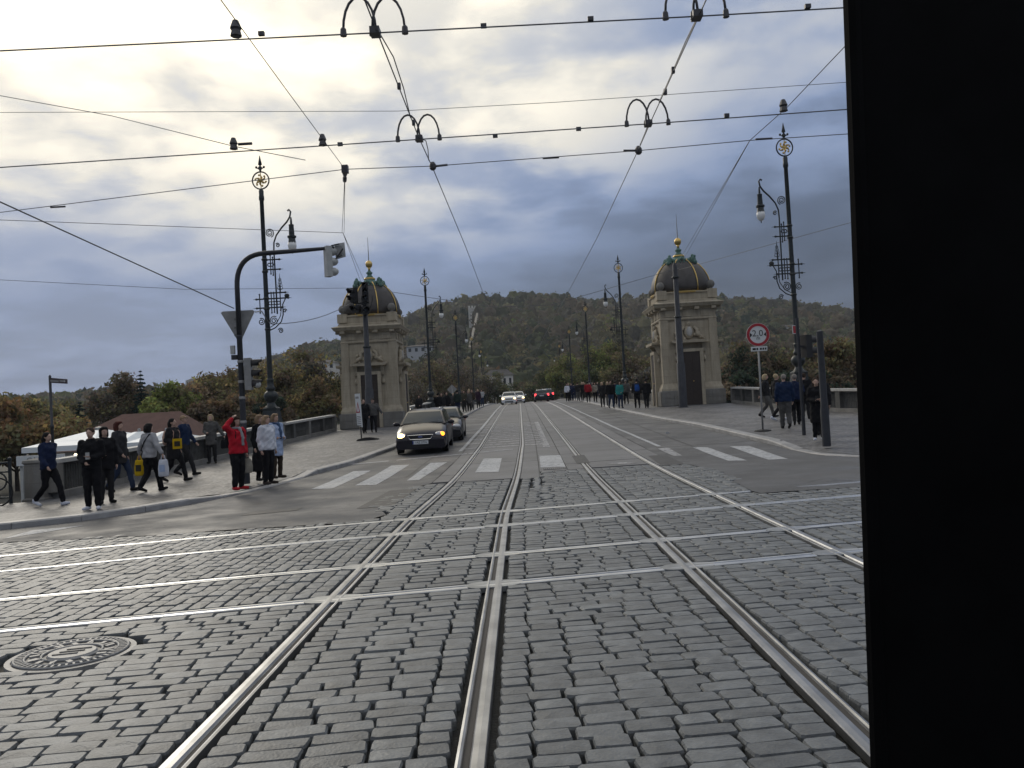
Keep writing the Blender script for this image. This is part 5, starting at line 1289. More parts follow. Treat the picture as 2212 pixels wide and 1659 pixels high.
# brown roofed house
q = at(300, 893, 60); hs_ = thing('brown_roof_house', 'low house with a wide brown hipped roof behind the tents', 'house', (q.x, 60, terr(-30, 60)))
zr = q.z - hs_.location.z; b = MB(); w_ = 5.2; b.add([(-w_, -4, zr - 2.4), (w_, -4, zr - 2.4), (w_, 4, zr - 2.4), (-w_, 4, zr - 2.4), (-1.2, 0, zr), (3.0, 0, zr)], [(3, 2, 1, 0), (0, 1, 5, 4), (1, 2, 5), (2, 3, 4, 5), (3, 0, 4)]); b.build('roof', 'roof_brown', hs_)
MB().box((0, 0, (zr - 2.4) / 2), (9.4, 7, zr - 2.4)).build('wall', 'wall_white', hs_)
for k in range(4): MB().box((-3.4 + k * 2.2, -3.52, zr - 3.6), (.9, .1, 1.2)).build('window', 'glass_dark', hs_)

# ================================================================== OVERHEAD WIRES
def wire(pts, r, lab, name='contact_wire', sag=0.0, cat='wire', grp='overhead tram wires'):
    out = []
    for a, b_ in zip(pts, pts[1:]):
        a, b_ = Vector(a), Vector(b_); n = 8 if sag else max(1, int((b_ - a).length / 8))
        for k in range(n): t = k / n; p = a.lerp(b_, t); p.z -= sag * 4 * t * (1 - t); out.append(p)
    out.append(Vector(pts[-1])); o = MB().tube(out, r, 5).build(name, 'wire'); return tag(o, lab, cat, grp)
ZC = 5.6
wl = wire([(-1.26, y, ZC + prof(y)) for y in (-8, 6)] + [(-1.23, 11.7, ZC), (-1.19, 13.3, ZC)] + [(-1.1, y, ZC + prof(y) * .93) for y in (20, 30, 60, 120, 230)], .0075, 'long contact wire over the left track running to the bridge')
wr = wire([(2.06, y, ZC + prof(y)) for y in (-8, 6)] + [(2.08, 11.7, ZC), (2.09, 13.0, ZC)] + [(2.1, y, ZC + prof(y) * .93) for y in (20, 30, 60, 120, 230)], .0075, 'long contact wire over the right track running to the bridge')
c1 = wire([(-22, 12.6, ZC), (-7.44, 12.03, ZC), (-1.23, 11.85, ZC), (2.06, 11.75, ZC), (4.8, 11.62, ZC), (20, 11.2, ZC)], .0090, 'lower contact wire crossing the whole picture')
c2 = wire([(-22, 8.2, ZC), (-5.1, 8.33, ZC), (-1.27, 8.42, ZC), (2.05, 8.47, ZC), (3.5, 8.47, ZC), (20, 8.5, ZC)], .0080, 'upper contact wire crossing near the top of the picture')
sp = wire([(-20, 16.8, ZC), (-9.0, 14.5, ZC), (-2.57, 13.1, ZC), (-1.18, 13.2, ZC), (2.1, 13.0, ZC), (3.8, 12.8, ZC), (18, 12.4, ZC)], .007, 'thin span wire below the lower crossing wire', 'span_wire')
for px, py in ((1070, 298), (1250, 283), (735, 316), (1570, 254)): q = hz(px, py, ZC); MB().box((q.x, q.y, ZC + .03), (.07, .04, .05)).build('clip', 'insul', c1)
for px, py in ((1045, 62), (1276, 47), (565, 79), (1745, 20)): q = hz(px, py, ZC); MB().box((q.x, q.y, ZC + .03), (.06, .04, .04)).build('clip', 'insul', c2)
for px, py, par in ((697, 314, c1), (505, 322, c1), (1693, 240, c1), (510, 78, c2)):
    q = hz(px, py, ZC); MB().lathe([(.03, -.01), (.06, .0), (.045, .06), (.06, .08), (.03, .16)], 8, (q.x, q.y, ZC)).build('insulator', 'insul', par)
q = hz(515, 322, ZC); MB().tube([(q.x, q.y, ZC + .07), (q.x + .2, q.y, ZC + .07)], .02, 6).build('insulator_arm', 'insul', c1)
def loops(x, y, par, s=1.0):
    for o_ in (-.15, .13):
        pts = [(x + o_ * s + .16 * s * math.cos(math.pi * k / 10) * (-1), y + o_ * .1, ZC + .03 + .33 * s * math.sin(math.pi * k / 10)) for k in range(11)]
        MB().tube(pts, .014, 6).build('loop', 'insul', par, smooth='all')
        for d in (-.16, .16): MB().lathe([(.035, -.02), (.03, .05), (.015, .07)], 7, (x + (o_ + d) * s, y + o_ * .1, ZC)).build('clamp', 'insul', par)
    MB().box((x, y, ZC + .01), (.10, .14, .07)).build('crossing_piece', 'insul', par)
loops(-1.23, 11.85, c1); loops(2.06, 11.76, c1); loops(-1.27, 8.42, c2, 1.05); loops(2.05, 8.47, c2, 1.05)
for x, y in ((-1.18, 13.22), (2.1, 13.0)):
    MB().lathe([(.03, -.06), (.055, -.03), (.055, .03), (.03, .07)], 8, (x, y, ZC)).build('insulator', 'insul', sp); MB().tube([(x, y, ZC), (x + (.24 if x < 0 else -.24), y - .01, ZC + .01)], .018, 6).build('insulator_arm', 'insul', sp)
for px, py in ((1190, 341), (125, 447), (1650, 300)):
    q = hz(px, py, ZC); MB().tube([(q.x - .13, q.y, ZC), (q.x + .13, q.y, ZC)], .016, 6).build('turnbuckle', 'insul', sp)
for x, y0, y1 in ((-1.24, 8.4, 11.8), (2.07, 8.5, 11.7), (-1.21, 11.9, 13.2), (2.08, 11.8, 13.0)):
    ym = (y0 + y1) / 2
    wire([(x, y0, ZC + .02), (x + .035, y0 + .25 * (y1 - y0), ZC + .10), (x + .03, ym, ZC + .07), (x, y1 - .25 * (y1 - y0), ZC)], .007, {(-1.24): 'short doubled wire over the left track near the top', 2.07: 'short doubled wire over the right track near the top', -1.21: 'short doubled wire under the left hoop pair', 2.08: 'short doubled wire under the right hoop pair'}[x], 'jumper_wire')
for x, y in ((-1.24, 9.9), (2.07, 9.9), (2.1, 10.6), (-1.23, 11.2)): MB().box((x, y, ZC + .02), (.04, .05, .07)).build('clip', 'insul', wl if x < 0 else wr)
n1 = (-2.57, 13.1, ZC); N2 = at(741, 503, 24); pt_l = at(786, 622, 47)
wire([(-2.6, 2, ZC + .1), (-2.6, 9.9, ZC + .05), n1], .005, 'thin slanting wire left of the left hoop pair', 'guy_wire')
for dx in (-.03, .03): wire([n1, (N2.x + dx, N2.y, N2.z)], .006, ('left' if dx < 0 else 'right') + ' strand of the doubled wire hanging down behind the left hoop pair', 'guy_wire')
for dx in (-.05, .2): wire([tuple(N2), (pt_l.x + dx, pt_l.y, pt_l.z)], .008, ('left' if dx < 0 else 'right') + ' strand of the doubled faint wire running to the left pavilion pole', 'guy_wire')
MB().box(n1, (.10, .10, .12)).build('node_clamp', 'insul', sp)
nv = Vector(n1); dv = (N2 - nv).normalized(); MB().tube([nv + dv * a for a in (.1, .15, .5, .55, .8, .85, 1.2, 1.25)], [.015, .04, .04, .012, .012, .035, .035, .012], 8).build('strain_insulator', 'insul', sp)
wire([tuple(at(-30, 474, 20)), tuple(N2)], .008, 'thin wire ending above the mast arm', 'guy_wire')
wire([tuple(at(-20, 203, 13)), tuple(at(240, 250, 13.5)), tuple(at(505, 316, 12.2)), tuple(at(660, 346, 12.5))], .006, 'thin slanting wire at the upper left', 'guy_wire')
wire([tuple(at(-20, 427, 14)), tuple(at(505, 666, YM))], .014, 'cable sloping down to the traffic mast', 'cable')
wire([tuple(at(552, 674, YM)), tuple(at(565, 672, 25)), (-10.9, 36.7, 5.9)], .016, 'short cable between traffic mast and left lamp', 'cable')
wire([(-10.9, 36.7, 5.9), tuple(at(765, 650, 47))], .018, 'sagging cable from the left lamp to the pavilion pole', 'cable', sag=.35)
wire([tuple(at(-10, 604, 40)), tuple(at(400, 625, 44)), (pt_l.x, pt_l.y, pt_l.z)], .012, 'faint wire across the left sky above the trees', 'span_wire')
n3 = (3.8, 12.8, ZC); pt_r = at(1466, 572, pR.y)
for dx in (-.12, .12): wire([n3, (pt_r.x + dx, pt_r.y, pt_r.z)], .007, ('left' if dx < 0 else 'right') + ' strand of the doubled wire running down to the right pavilion pole', 'guy_wire')
wire([n3, tuple(hz(1700, 232, 5.7)), tuple(at(1830, 95, 9.6))], .006, 'wire rising to the tram pillar at the right', 'guy_wire')
wire([tuple(at(-20, 243, 11)), tuple(at(860, 240, 11.3)), tuple(at(1200, 221, 11.2)), tuple(at(1840, 177, 11))], .004, 'very thin wire between the two crossing wires', 'span_wire')
wire([(pt_l.x, pt_l.y, pt_l.z), (-1.1, 46, 7.2), (2.1, 46.5, 7.2), (pt_r.x, pt_r.y, pt_r.z - .2)], .014, 'far span wire between the two pavilion poles', 'span_wire')
wire([(pt_r.x, pt_r.y, pt_r.z - .3), tuple(at(1840, 480, 36))], .012, 'far wire from the right pavilion pole to the right', 'span_wire')
for yy in (71, 107): wire([(-7.5, yy, 8.5), (-1.1, yy, 7.0), (2.1, yy, 7.0), (9.2, yy, 8.5)], .014, 'span wire between the second pair of lamps' if yy == 71 else 'span wire between the third pair of lamps', 'span_wire')

# ================================================================== CARS
def car(lab, loc, rz, paint, L=4.7, Wd=1.78, Ht=1.47, estate=True, sub=1.0, front='on', text=None, rear=False, group=None, name='car'):
    t = thing(name, lab, 'car', loc, rz, group); s = L / 4.7; hw = Wd / 2; k = Ht / 1.47
    S = [(-2.36, .24, .66, .50, .54), (-2.30, .20, .80, .58, .62), (-2.16, .18, .86, .68, .72), (-1.9, .18, .882, .78, .83), (-1.4, .18, .89, .88, .94), (-1.0, .18, .89, .93, .99), (-.2, .18, .89, .95, 1.0), (.8, .18, .89, .96, 1.01), (1.7, .18, .89, .97, 1.02), (2.1, .19, .87, .97, 1.02), (2.27, .24, .82, .94, 1.0), (2.35, .32, .76, .80, .84)]
    b = MB(); n = 0
    for y, zb_, w, zs, zt in S:
        w *= hw / .89; half = [(0, zb_), (w * .90, zb_), (w * .985, zb_ + .10), (w, (zb_ + zs) * .52), (w * .975, zs - .10), (w * .93, zs), (w * .74, zt), (w * .35, zt + .03), (0, zt + .035)]
        full = [(x, z) for x, z in half] + [(-x, z) for x, z in half[-2:0:-1]]; n = len(full)
        b.v += [(x, y * s, z * k) for x, z in full]
    for i in range(len(S) - 1):
        for j in range(n): b.f.append((i * n + j, i * n + (j + 1) % n, (i + 1) * n + (j + 1) % n, (i + 1) * n + j))
    b.f.append(tuple(range(n - 1, -1, -1))); b.f.append(tuple((len(S) - 1) * n + j for j in range(n)))
    body = b.build('body', paint, t, smooth='all')
    top = [(-1.08, .98), (-.62, 1.22), (-.28, 1.385), (.05, 1.445), (.7, 1.47), (1.5, 1.455), (1.95, 1.40), (2.12, 1.22), (2.27, .99)] if estate else [(-1.05, .98), (-.6, 1.22), (-.25, 1.38), (.1, 1.44), (.6, 1.455), (1.0, 1.41), (1.45, 1.22), (1.95, 1.02), (2.0, 1.0)]
    g = MB(); m_ = 0
    for y, z in top:
        q = (z - .98) / .49; w0 = hw * .915; w1 = hw * lerp(.915, .69, q)
        sec = [(-w0, .95), (-w1, z - .03 * q), (-w1 * .9, z), (0, z + .015), (w1 * .9, z), (w1, z - .03 * q), (w0, .95)]; m_ = len(sec); g.v += [(x, y * s, zz_ * k) for x, zz_ in sec]
    for i in range(len(top) - 1):
        for j in range(m_ - 1): g.f.append((i * m_ + j, (i + 1) * m_ + j, (i + 1) * m_ + j + 1, i * m_ + j + 1))
    cabin = g.build('cabin', paint, t, smooth=True)
    def wy(z): return plin([(zz_, yy) for yy, zz_ in top[:4]], z)
    def wx(z): return hw * lerp(.915, .69, (z - .98) / .49)
    def pan(pts, nm, m, par, off):
        bb = MB(); bb.v = [((x + off[0]), (y + off[1]) * s, (z + off[2]) * k) for x, y, z in pts]; bb.f = [tuple(range(len(pts)))]; bb.f += [tuple(reversed(bb.f[0]))] if False else []
        return bb.build(nm, m, par)
    ws_ = MB(); nz = 5
    for i in range(nz + 1):
        z = lerp(1.01, 1.375, i / nz)
        for u in (-1, -.5, 0, .5, 1): ws_.v.append((u * wx(z) * .905, (wy(z) - .012 - .03 * (1 - u * u)) * s, (z + .012) * k))
    for i in range(nz):
        for j in range(4): ws_.f.append((i * 5 + j, i * 5 + j + 1, (i + 1) * 5 + j + 1, (i + 1) * 5 + j))
    ws_.build('windscreen', 'car_glass', cabin, smooth='all')
    yr = [q[0] for q in top]
    for sd in (-1, 1):
        def sx(z): return sd * (wx(z) + .008)
        segs = [(-.78, .15), (.22, 1.10), (1.18, 1.95)] if estate else [(-.76, .15), (.22, 1.15)]
        for i, (ya, yb) in enumerate(segs):
            zt0, zt1 = (1.04, 1.36) if i == 0 else (1.38, 1.38), 1.38
            pts = [(sx(1.03), ya, 1.03), (sx(1.03), yb, 1.03), (sx(1.38), min(yb, 1.85 if estate else .95), 1.38), (sx(1.36), (ya + .58) if i == 0 else ya, 1.36)]
            pan(pts if sd > 0 else pts[::-1], 'side_window', 'car_glass', cabin, (0, 0, 0))
        mi = MB().ball((sd * (hw + .10), -.72 * s, 1.0 * k), (.12, .07, .075), 10, 6); mi.box((sd * hw * .96, -.72 * s, .97 * k), (.12, .05, .04)); mi.build('mirror', paint, t, smooth=True)
        for y in (-1.42, 1.40):
            w = MB().lathe([(.20, -.10), (.29, -.105), (.315, -.07), (.315, .07), (.29, .105), (.20, .10)], 22); wh = MB().merge(w, Matrix.Translation((sd * (hw - .11), y * s, .315)) @ Matrix.Rotation(math.pi / 2, 4, 'Y')).build('wheel', 'tire', t, smooth=True)
            rm = MB().lathe([(.205, -.06), (.205, .085), (.16, .07), (.05, .085), (0, .085)], 16); MB().merge(rm, Matrix.Translation((sd * (hw - .105), y * s, .315)) @ Matrix.Rotation(sd * math.pi / 2, 4, 'Y')).build('rim', 'rim', wh, smooth=True)
            ar = MB().lathe([(.37, -.02), (.37, .012), (.0, .012)], 22); MB().merge(ar, Matrix.Translation((sd * (hw - .012), y * s, .34)) @ Matrix.Rotation(sd * math.pi / 2, 4, 'Y')).build('wheel_arch', 'black', body)
        if estate: MB().tube([(sd * hw * .60, .05 * s, 1.47 * k), (sd * hw * .62, .2 * s, 1.515 * k), (sd * hw * .62, 1.6 * s, 1.50 * k), (sd * hw * .60, 1.85 * s, 1.44 * k)], .018, 5).build('roof_rail', 'chrome', cabin)
        # head lamp
        hl = MB().ball((sd * .655 * hw / .89, -2.17 * s, .655 * k), (.185, .13, .10), 12, 8); le = hl.build('headlight', 'lens', t, smooth='all')
        if front == 'on' or (front == 'half' and sd < 0): MB().ball((sd * .66 * hw / .89, -2.265 * s, .65 * k), (.125, .06, .085), 10, 6).build('bulb', 'lamp_on', le, smooth='all')
        if front == 'half' and sd > 0: MB().ball((sd * .74 * hw / .89, -2.235 * s, .67 * k), (.09, .06, .075), 10, 6).build('indicator', 'lamp_amber', le, smooth='all')
        tl = MB().box((sd * hw * .86, 2.27 * s, .84 * k), (.22, .14, .26)).build('tail_light', 'lamp_red' if rear else 'sign_red', t)
    # grille, badge, plate, bumper
    gr = MB().prism([(-.42, .655), (.42, .655), (.34, .535), (-.34, .535)], -2.385, -2.30); gr.v = [(x, y * s, z * k) for x, y, z in gr.v]; go = gr.build('grille', 'black', t)
    MB().tube([(x, -2.385 * s, z * k) for x, z in ((-.44, .665), (0, .672), (.44, .665), (.35, .528), (0, .522), (-.35, .528))], .014, 6, closed=True).build('grille_rim', 'chrome', go)
    if text:
        bd = MB().ball((0, -2.40 * s, .60 * k), (.085, .02, .036), 14, 8).build('badge', 'sign_blue', go); inst('lettering', text_mesh(text[0], .055, 'chrome'), bd, (0, -2.425 * s, .60 * k), (math.pi / 2, 0, 0))
    bu = MB().prism([(-.80, .50), (.80, .50), (.84, .30), (.74, .20), (-.74, .20), (-.84, .30)], -2.395, -2.20); bu.v = [(x * hw / .89 * (1 if y < -2.3 else 1.04), y * s, z * k) for x, y, z in bu.v]; bo = bu.build('bumper', paint, t)
    MB().box((0, -2.40 * s, .30 * k), (.95, .02, .11)).build('air_intake', 'black', bo)
    pl = MB().box((0, -2.415 * s, .42 * k), (.54, .015, .12)).build('number_plate', 'sign_white', t)
    if text:
        MB().box((-.25, -2.424 * s, .42 * k), (.04, .006, .11)).build('band', 'sign_blue', pl); inst('lettering', text_mesh(text[1], .105, 'sign_black'), pl, (.02, -2.425 * s, .42 * k), (math.pi / 2, 0, 0), (.92, 1, 1))
    for u in (-.35, .25): MB().tube([(u, -1.03 * s, 1.035 * k), (u + .28, -.98 * s, 1.06 * k)], .010, 4).build('wiper', 'black', cabin)
    # rear window and plate
    rw = MB(); yb, yt = (2.20, 2.03) if estate else (1.82, 1.15); rw.v = [(-hw * .74, (yb + .03) * s, 1.08 * k), (hw * .74, (yb + .03) * s, 1.08 * k), (hw * .62, (yt + .03) * s, 1.36 * k), (-hw * .62, (yt + .03) * s, 1.36 * k)]; rw.f = [(3, 2, 1, 0)]; rw.build('rear_window', 'car_glass', cabin)
    MB().box((0, 2.37 * s, .72 * k), (.52, .02, .12)).build('rear_plate', 'sign_white', t); MB().box((0, 2.33 * s, .42 * k), (Wd * .9, .14, .22)).build('rear_bumper', paint, t)
    MB().box((0, 0, .26), (Wd * .86, L * .86, .14)).build('underbody', 'black', t)
    MB().tube([(0, .15 * s, 1.46 * k), (0, .22 * s, 1.53 * k)], .012, 4).build('aerial', 'black', cabin)
    return t
def carpos(x, y): return (x, y, G(x, y) + .004)
c = car('dark estate car with lit headlights waiting at the stop line', carpos(-3.50, 30.6), R(1.6), 'car_dark', front='half', text=('Ford', '1AZ 2716'))
c.rotation_euler.x = math.atan(.027)
c = car('dark car directly behind the waiting estate car', carpos(-3.34, 36.1), R(1.4), 'car_grey', L=4.3, Ht=1.38, estate=False, front='off'); c.rotation_euler.x = math.atan(.027)
car('white car with lit headlights coming over the bridge crest', carpos(-1.15, 96), R(0), 'car_white', L=4.4, estate=False, front='on')
car('white car half hidden behind the first oncoming white car', carpos(-.15, 104), R(0), 'car_white', L=4.4, estate=False, front='on')
car('black car with red tail lights driving away over the crest', carpos(2.75, 102), R(180), 'car_black', L=4.5, front='off', rear=True)
car('dark car ahead of the black car at the crest', carpos(3.75, 112), R(180), 'car_black', L=4.5, Ht=1.6, front='off', rear=True)
# ================================================================== PEOPLE
def fuse(mb, name, m, voxel, smooth=4, fold=0.0):
    me = mb.mesh(name); o = bpy.data.objects.new(name, me)
    md = o.modifiers.new('r', 'REMESH'); md.mode = 'VOXEL'; md.voxel_size = voxel; md.use_smooth_shade = True
    sm_ = o.modifiers.new('s', 'SMOOTH'); sm_.factor = .5; sm_.iterations = smooth
    res = evaluated(o)
    bpy.data.objects.remove(o); bpy.data.meshes.remove(me)
    if fold:
        n = len(res.vertices); co = np.empty(n * 3); no = np.empty(n * 3); res.vertices.foreach_get('co', co); res.vertices.foreach_get('normal', no); co = co.reshape(-1, 3); no = no.reshape(-1, 3)
        a = random.uniform(0, 6); d = .0055 * np.sin(co[:, 2] * 26 + co[:, 0] * 17 + a + 2 * np.sin(co[:, 1] * 13 + a)) + .004 * np.sin(co[:, 2] * 43 - co[:, 0] * 29 + co[:, 1] * 21 + a)
        co += no * (d * fold)[:, None]; res.vertices.foreach_set('co', co.ravel()); res.update()
    res.name = name; res.materials.clear(); res.materials.append(M[m] if isinstance(m, str) else m); return res
def limb(b, pts, rad, n=10):
    for p, r in zip(pts, rad): b.ball(p, r * .99, n, 6)
    b.tube(pts, list(rad), n)
def ell(b, secs, n=14):     # vertical stack of ellipses: (z, cx, cy, rx, ry)
    o = len(b.v); m = len(secs)
    for z, cx_, cy_, rx_, ry_ in secs:
        for k in range(n): a = 2 * math.pi * k / n; b.v.append((cx_ + rx_ * math.cos(a), cy_ + ry_ * math.sin(a), z))
    for i in range(m - 1):
        for k in range(n): q = (k + 1) % n; b.f.append((o + i * n + k, o + i * n + q, o + (i + 1) * n + q, o + (i + 1) * n + k))
    b.f.append(tuple(o + k for k in range(n - 1, -1, -1))); b.f.append(tuple(o + (m - 1) * n + k for k in range(n)))
def skeleton(pose, ph, arms, fem):
    J = {}
    for s, nm in ((-1, 'L'), (1, 'R')):
        hip = Vector((s * .088, 0, .90))
        if pose == 'walk':
            f = s * ph      # forward leg
            if f > 0: kn = Vector((s * .09, -.20 * abs(ph), .50)); an = Vector((s * .085, -.30 * abs(ph), .085)); toe = Vector((0, -1, .12))
            else: kn = Vector((s * .09, .02, .47)); an = Vector((s * .085, .33 * abs(ph), .15)); toe = Vector((0, -1, -.45))
        else:
            kn = Vector((s * .095, -.02, .48)); an = Vector((s * .10, .015, .085)); toe = Vector((s * .25, -1, 0))
        sw = .16 if fem else .185
        sh = Vector((s * sw, .0, 1.415)); a = arms[0] if s < 0 else arms[1]
        if a == 'down': el = Vector((s * (sw + .065), .03, 1.13)); wr_ = Vector((s * (sw + .07), -.03, .885)); hd_ = Vector((s * (sw + .068), -.045, .82))
        elif a == 'swingf': el = Vector((s * (sw + .06), -.05, 1.14)); wr_ = Vector((s * (sw + .05), -.20, .94)); hd_ = Vector((s * (sw + .05), -.245, .89))
        elif a == 'swingb': el = Vector((s * (sw + .06), .14, 1.15)); wr_ = Vector((s * (sw + .08), .20, .91)); hd_ = Vector((s * (sw + .08), .22, .85))
        elif a == 'phone': el = Vector((s * (sw + .05), .0, 1.14)); wr_ = Vector((s * .07, -.24, 1.10)); hd_ = Vector((s * .03, -.30, 1.13))
        elif a == 'front': el = Vector((s * (sw + .05), .02, 1.13)); wr_ = Vector((s * .08, -.19, 1.0)); hd_ = Vector((s * .03, -.21, .98))
        elif a == 'head': el = Vector((s * (sw + .16), -.02, 1.50)); wr_ = Vector((s * .15, -.03, 1.70)); hd_ = Vector((s * .10, -.05, 1.745))
        elif a == 'bent': el = Vector((s * (sw + .07), .06, 1.15)); wr_ = Vector((s * (sw - .02), -.16, 1.07)); hd_ = Vector((s * (sw - .06), -.21, 1.08))
        elif a == 'out': el = Vector((s * (sw + .14), .02, 1.17)); wr_ = Vector((s * (sw + .26), -.02, .97)); hd_ = Vector((s * (sw + .29), -.03, .91))
        J[nm] = dict(hip=hip, knee=kn, ankle=an, toe=toe.normalized(), sh=sh, el=el, wr=wr_, hand=hd_, s=s)
    return J
def person_parts(pose='stand', ph=1.0, arms=('down', 'down'), fem=False, coat=.86, hair='short', jr=1.0, trouser_r=1.0, bag=None, vox=(.013, .019), skirt=None, scarf=False, hood=False, cap=False, look=0.0, pack=False):
    J = skeleton(pose, ph, arms, fem); P = {}
    b = MB()
    ell(b, [(.86, 0, 0, .12, .09), (.95, 0, .01, .15, .10), (1.10, 0, 0, .125, .085), (1.28, 0, 0, .145, .095), (1.40, 0, .01, .14, .085), (1.455, 0, .01, .07, .06)])
    limb(b, [(0, .01, 1.42), (0, -.005, 1.53)], [.058, .052])
    hc = Vector((0, -.015, 1.625))
    b.ball(hc + Vector((0, .015, .015)), (.076, .092, .098), 14, 10); b.ball(hc + Vector((0, -.03, -.045)), (.056, .056, .062), 12, 8)
    nx = math.sin(look); 
    b.ball(hc + Vector((0, -.094, -.012)), (.012, .022, .022), 8, 6); b.ball(hc + Vector((0, -.082, .028)), (.045, .012, .010), 8, 5); b.ball(hc + Vector((0, -.082, -.055)), (.022, .010, .007), 8, 5)
    for s in (-1, 1): b.ball(hc + Vector((s * .078, .015, -.002)), (.010, .022, .030), 7, 5)
    for k in 'LR':
        j = J[k]; limb(b, [j['hip'], j['knee'], j['ankle']], [.075, .05, .036]); limb(b, [j['sh'], j['el'], j['wr']], [.045, .036, .026])
        d = (j['hand'] - j['wr']).normalized(); sd = d.cross(Vector((0, 1, 0))); sd = sd.normalized() if sd.length > .1 else Vector((1, 0, 0))
        palm = j['wr'] + d * .055; b.ball(palm, (.030, .026, .046), 9, 6)
        ax = Vector((0, -1, 0)) if abs(d.y) < .7 else Vector((1, 0, 0))
        for q in range(4):
            o_ = ax * ((q - 1.5) * .019); f0_ = palm + d * .03 + o_; ln = (.052, .064, .060, .046)[q]; cu = Vector((-j['s'], 0, 0)) * .35
            limb(b, [f0_, f0_ + d * ln * .55, f0_ + (d + cu).normalized() * ln], [.0095, .009, .008], 6)
        th = palm + ax * .024; limb(b, [th, th + (ax * .8 + d).normalized() * .035, th + (ax * .5 + d).normalized() * .062], [.011, .010, .008], 6)
    P['body'] = (b, vox[0], 2)
    # jacket
    b = MB(); w = 1.0 if not fem else .93; hem = coat
    top_ = [(1.47, 0, .012, .075, .07), (1.43, 0, .01, .16 * w, .10), (1.36, 0, 0, .205 * w * jr, .128 * jr), (1.22, 0, -.005, .198 * w * jr, .135 * jr), (1.08, 0, 0, .185 * w * jr, .130 * jr), (.96, 0, .005, .195 * w * jr, .140 * jr)]
    z = .86
    while z > hem - .001: top_.append((z, 0, .01, (.195 + .02 * (.9 - z)) * w * jr, (.142 + .03 * (.9 - z)) * jr)); z -= .1
    if top_[-1][0] > hem + .02: top_.append((hem, 0, .01, .20 * w * jr, .148 * jr))
    ell(b, top_[::-1], 18)
    for k in 'LR':
        j = J[k]; lw = j['el'].lerp(j['wr'], .94); limb(b, [j['sh'] + Vector((0, 0, -.005)), j['sh'].lerp(j['el'], .5), j['el'], lw], [.078 * jr, .072 * jr, .064 * jr, .052 * jr])
    if hood: b.ball((0, .09, 1.46), (.11, .07, .07), 10, 6)
    b.tube([(.07 * math.cos(a), .012 + .062 * math.sin(a), 1.485) for a in [k * math.pi / 6 for k in range(12)]], .028, 6, closed=True)
    P['jacket'] = (b, vox[1], 4)
    b = MB()
    if skirt:
        ell(b, [(skirt, 0, .0, .30, .24), (.75, 0, 0, .23, .18), (1.0, 0, 0, .15, .11)], 18)
    ell(b, [(.78, 0, .005, .13, .10), (.86, 0, .005, .17, .125), (.98, 0, .005, .165, .12), (1.02, 0, 0, .15, .11)])
    for k in 'LR':
        j = J[k]; an = j['knee'].lerp(j['ankle'], .93); limb(b, [j['hip'] + Vector((0, 0, -.02)), j['hip'].lerp(j['knee'], .5), j['knee'], j['knee'].lerp(an, .5), an], [.108 * trouser_r, .094 * trouser_r, .074 * trouser_r, .068 * trouser_r, .062 * trouser_r])
    P['trousers'] = (b, vox[1], 4)
    for k in 'LR':
        j = J[k]; b = MB(); a = j['ankle']; d = j['toe']; low = Vector((0, 0, -.045))
        limb(b, [a + Vector((0, .02, -.005)), a + low * .6 + Vector((0, .035, 0))], [.05, .045], 8); limb(b, [a + low + Vector((0, .045, 0)), a + low + d * .08, a + low * 1.05 + d * .175], [.042, .045, .036], 8)
        P['shoe' + k] = (b, max(.012, vox[0]), 2)
    b = MB(); hc2 = hc + Vector((0, .03, .03))
    b.ball(hc2, (.088, .098, .098), 14, 9)
    if hair == 'long':
        ell(b, [(1.36, 0, .085, .09, .045), (1.46, 0, .075, .10, .06), (1.56, 0, .055, .102, .085), (1.64, 0, .04, .098, .09)], 12)
    if hair == 'bob': ell(b, [(1.50, 0, .045, .10, .07), (1.58, 0, .035, .108, .095), (1.68, 0, .025, .10, .098)], 12); b.ball(hc + Vector((0, .0, .075)), (.088, .09, .05), 10, 6)
    if cap: b.ball(hc + Vector((0, -.09, .055)), (.07, .07, .015), 10, 5)
    P['hair'] = (b, .016, 2)
    if scarf:
        b = MB(); b.tube([(.085 * math.cos(a), .005 + .08 * math.sin(a), 1.475) for a in [k * math.pi / 6 for k in range(12)]], .036, 7, closed=True); ell(b, [(1.05, .05, -.155, .045, .025), (1.25, .045, -.155, .05, .028), (1.46, .03, -.10, .05, .035)], 8); P['scarf'] = (b, .02, 2)
    if pack:
        b = MB(); ell(b, [(1.0, 0, .20, .10, .06), (1.06, 0, .21, .15, .085), (1.25, 0, .21, .15, .09), (1.40, 0, .19, .11, .06)], 12)
        for s in (-1, 1): b.tube([(s * .12, .14, 1.40), (s * .12, .02, 1.475), (s * .12, -.12, 1.38), (s * .14, -.10, 1.15), (s * .14, .12, 1.05)], .02, 6)
        P['backpack'] = (b, .02, 2)
    return P, J
def person_obj(label, loc, rz, h, P, cols, group=None, shared=None):
    t = thing('person', label, 'person', loc, rz, group); s = h / 1.74; t.scale = (s, s, s)
    nm = {'shoeL': 'shoe', 'shoeR': 'shoe'}
    order = ['body', 'jacket', 'trousers', 'shoeL', 'shoeR', 'hair', 'scarf', 'backpack']
    for k in order:
        if k not in P: continue
        if shared is not None and k in shared: me = shared[k]
        else:
            b, v, sm_ = P[k]; me = fuse(b, nm.get(k, k), 'skin', v, sm_, {'jacket': 1.0, 'trousers': .7, 'hair': .6, 'scarf': .8}.get(k, 0))
            if shared is not None: shared[k] = me
        o = inst(nm.get(k, k), me, t)
        m = cols.get(nm.get(k, k), 'skin')
        o.material_slots[0].link = 'OBJECT'; o.material_slots[0].material = M[m]
    return t
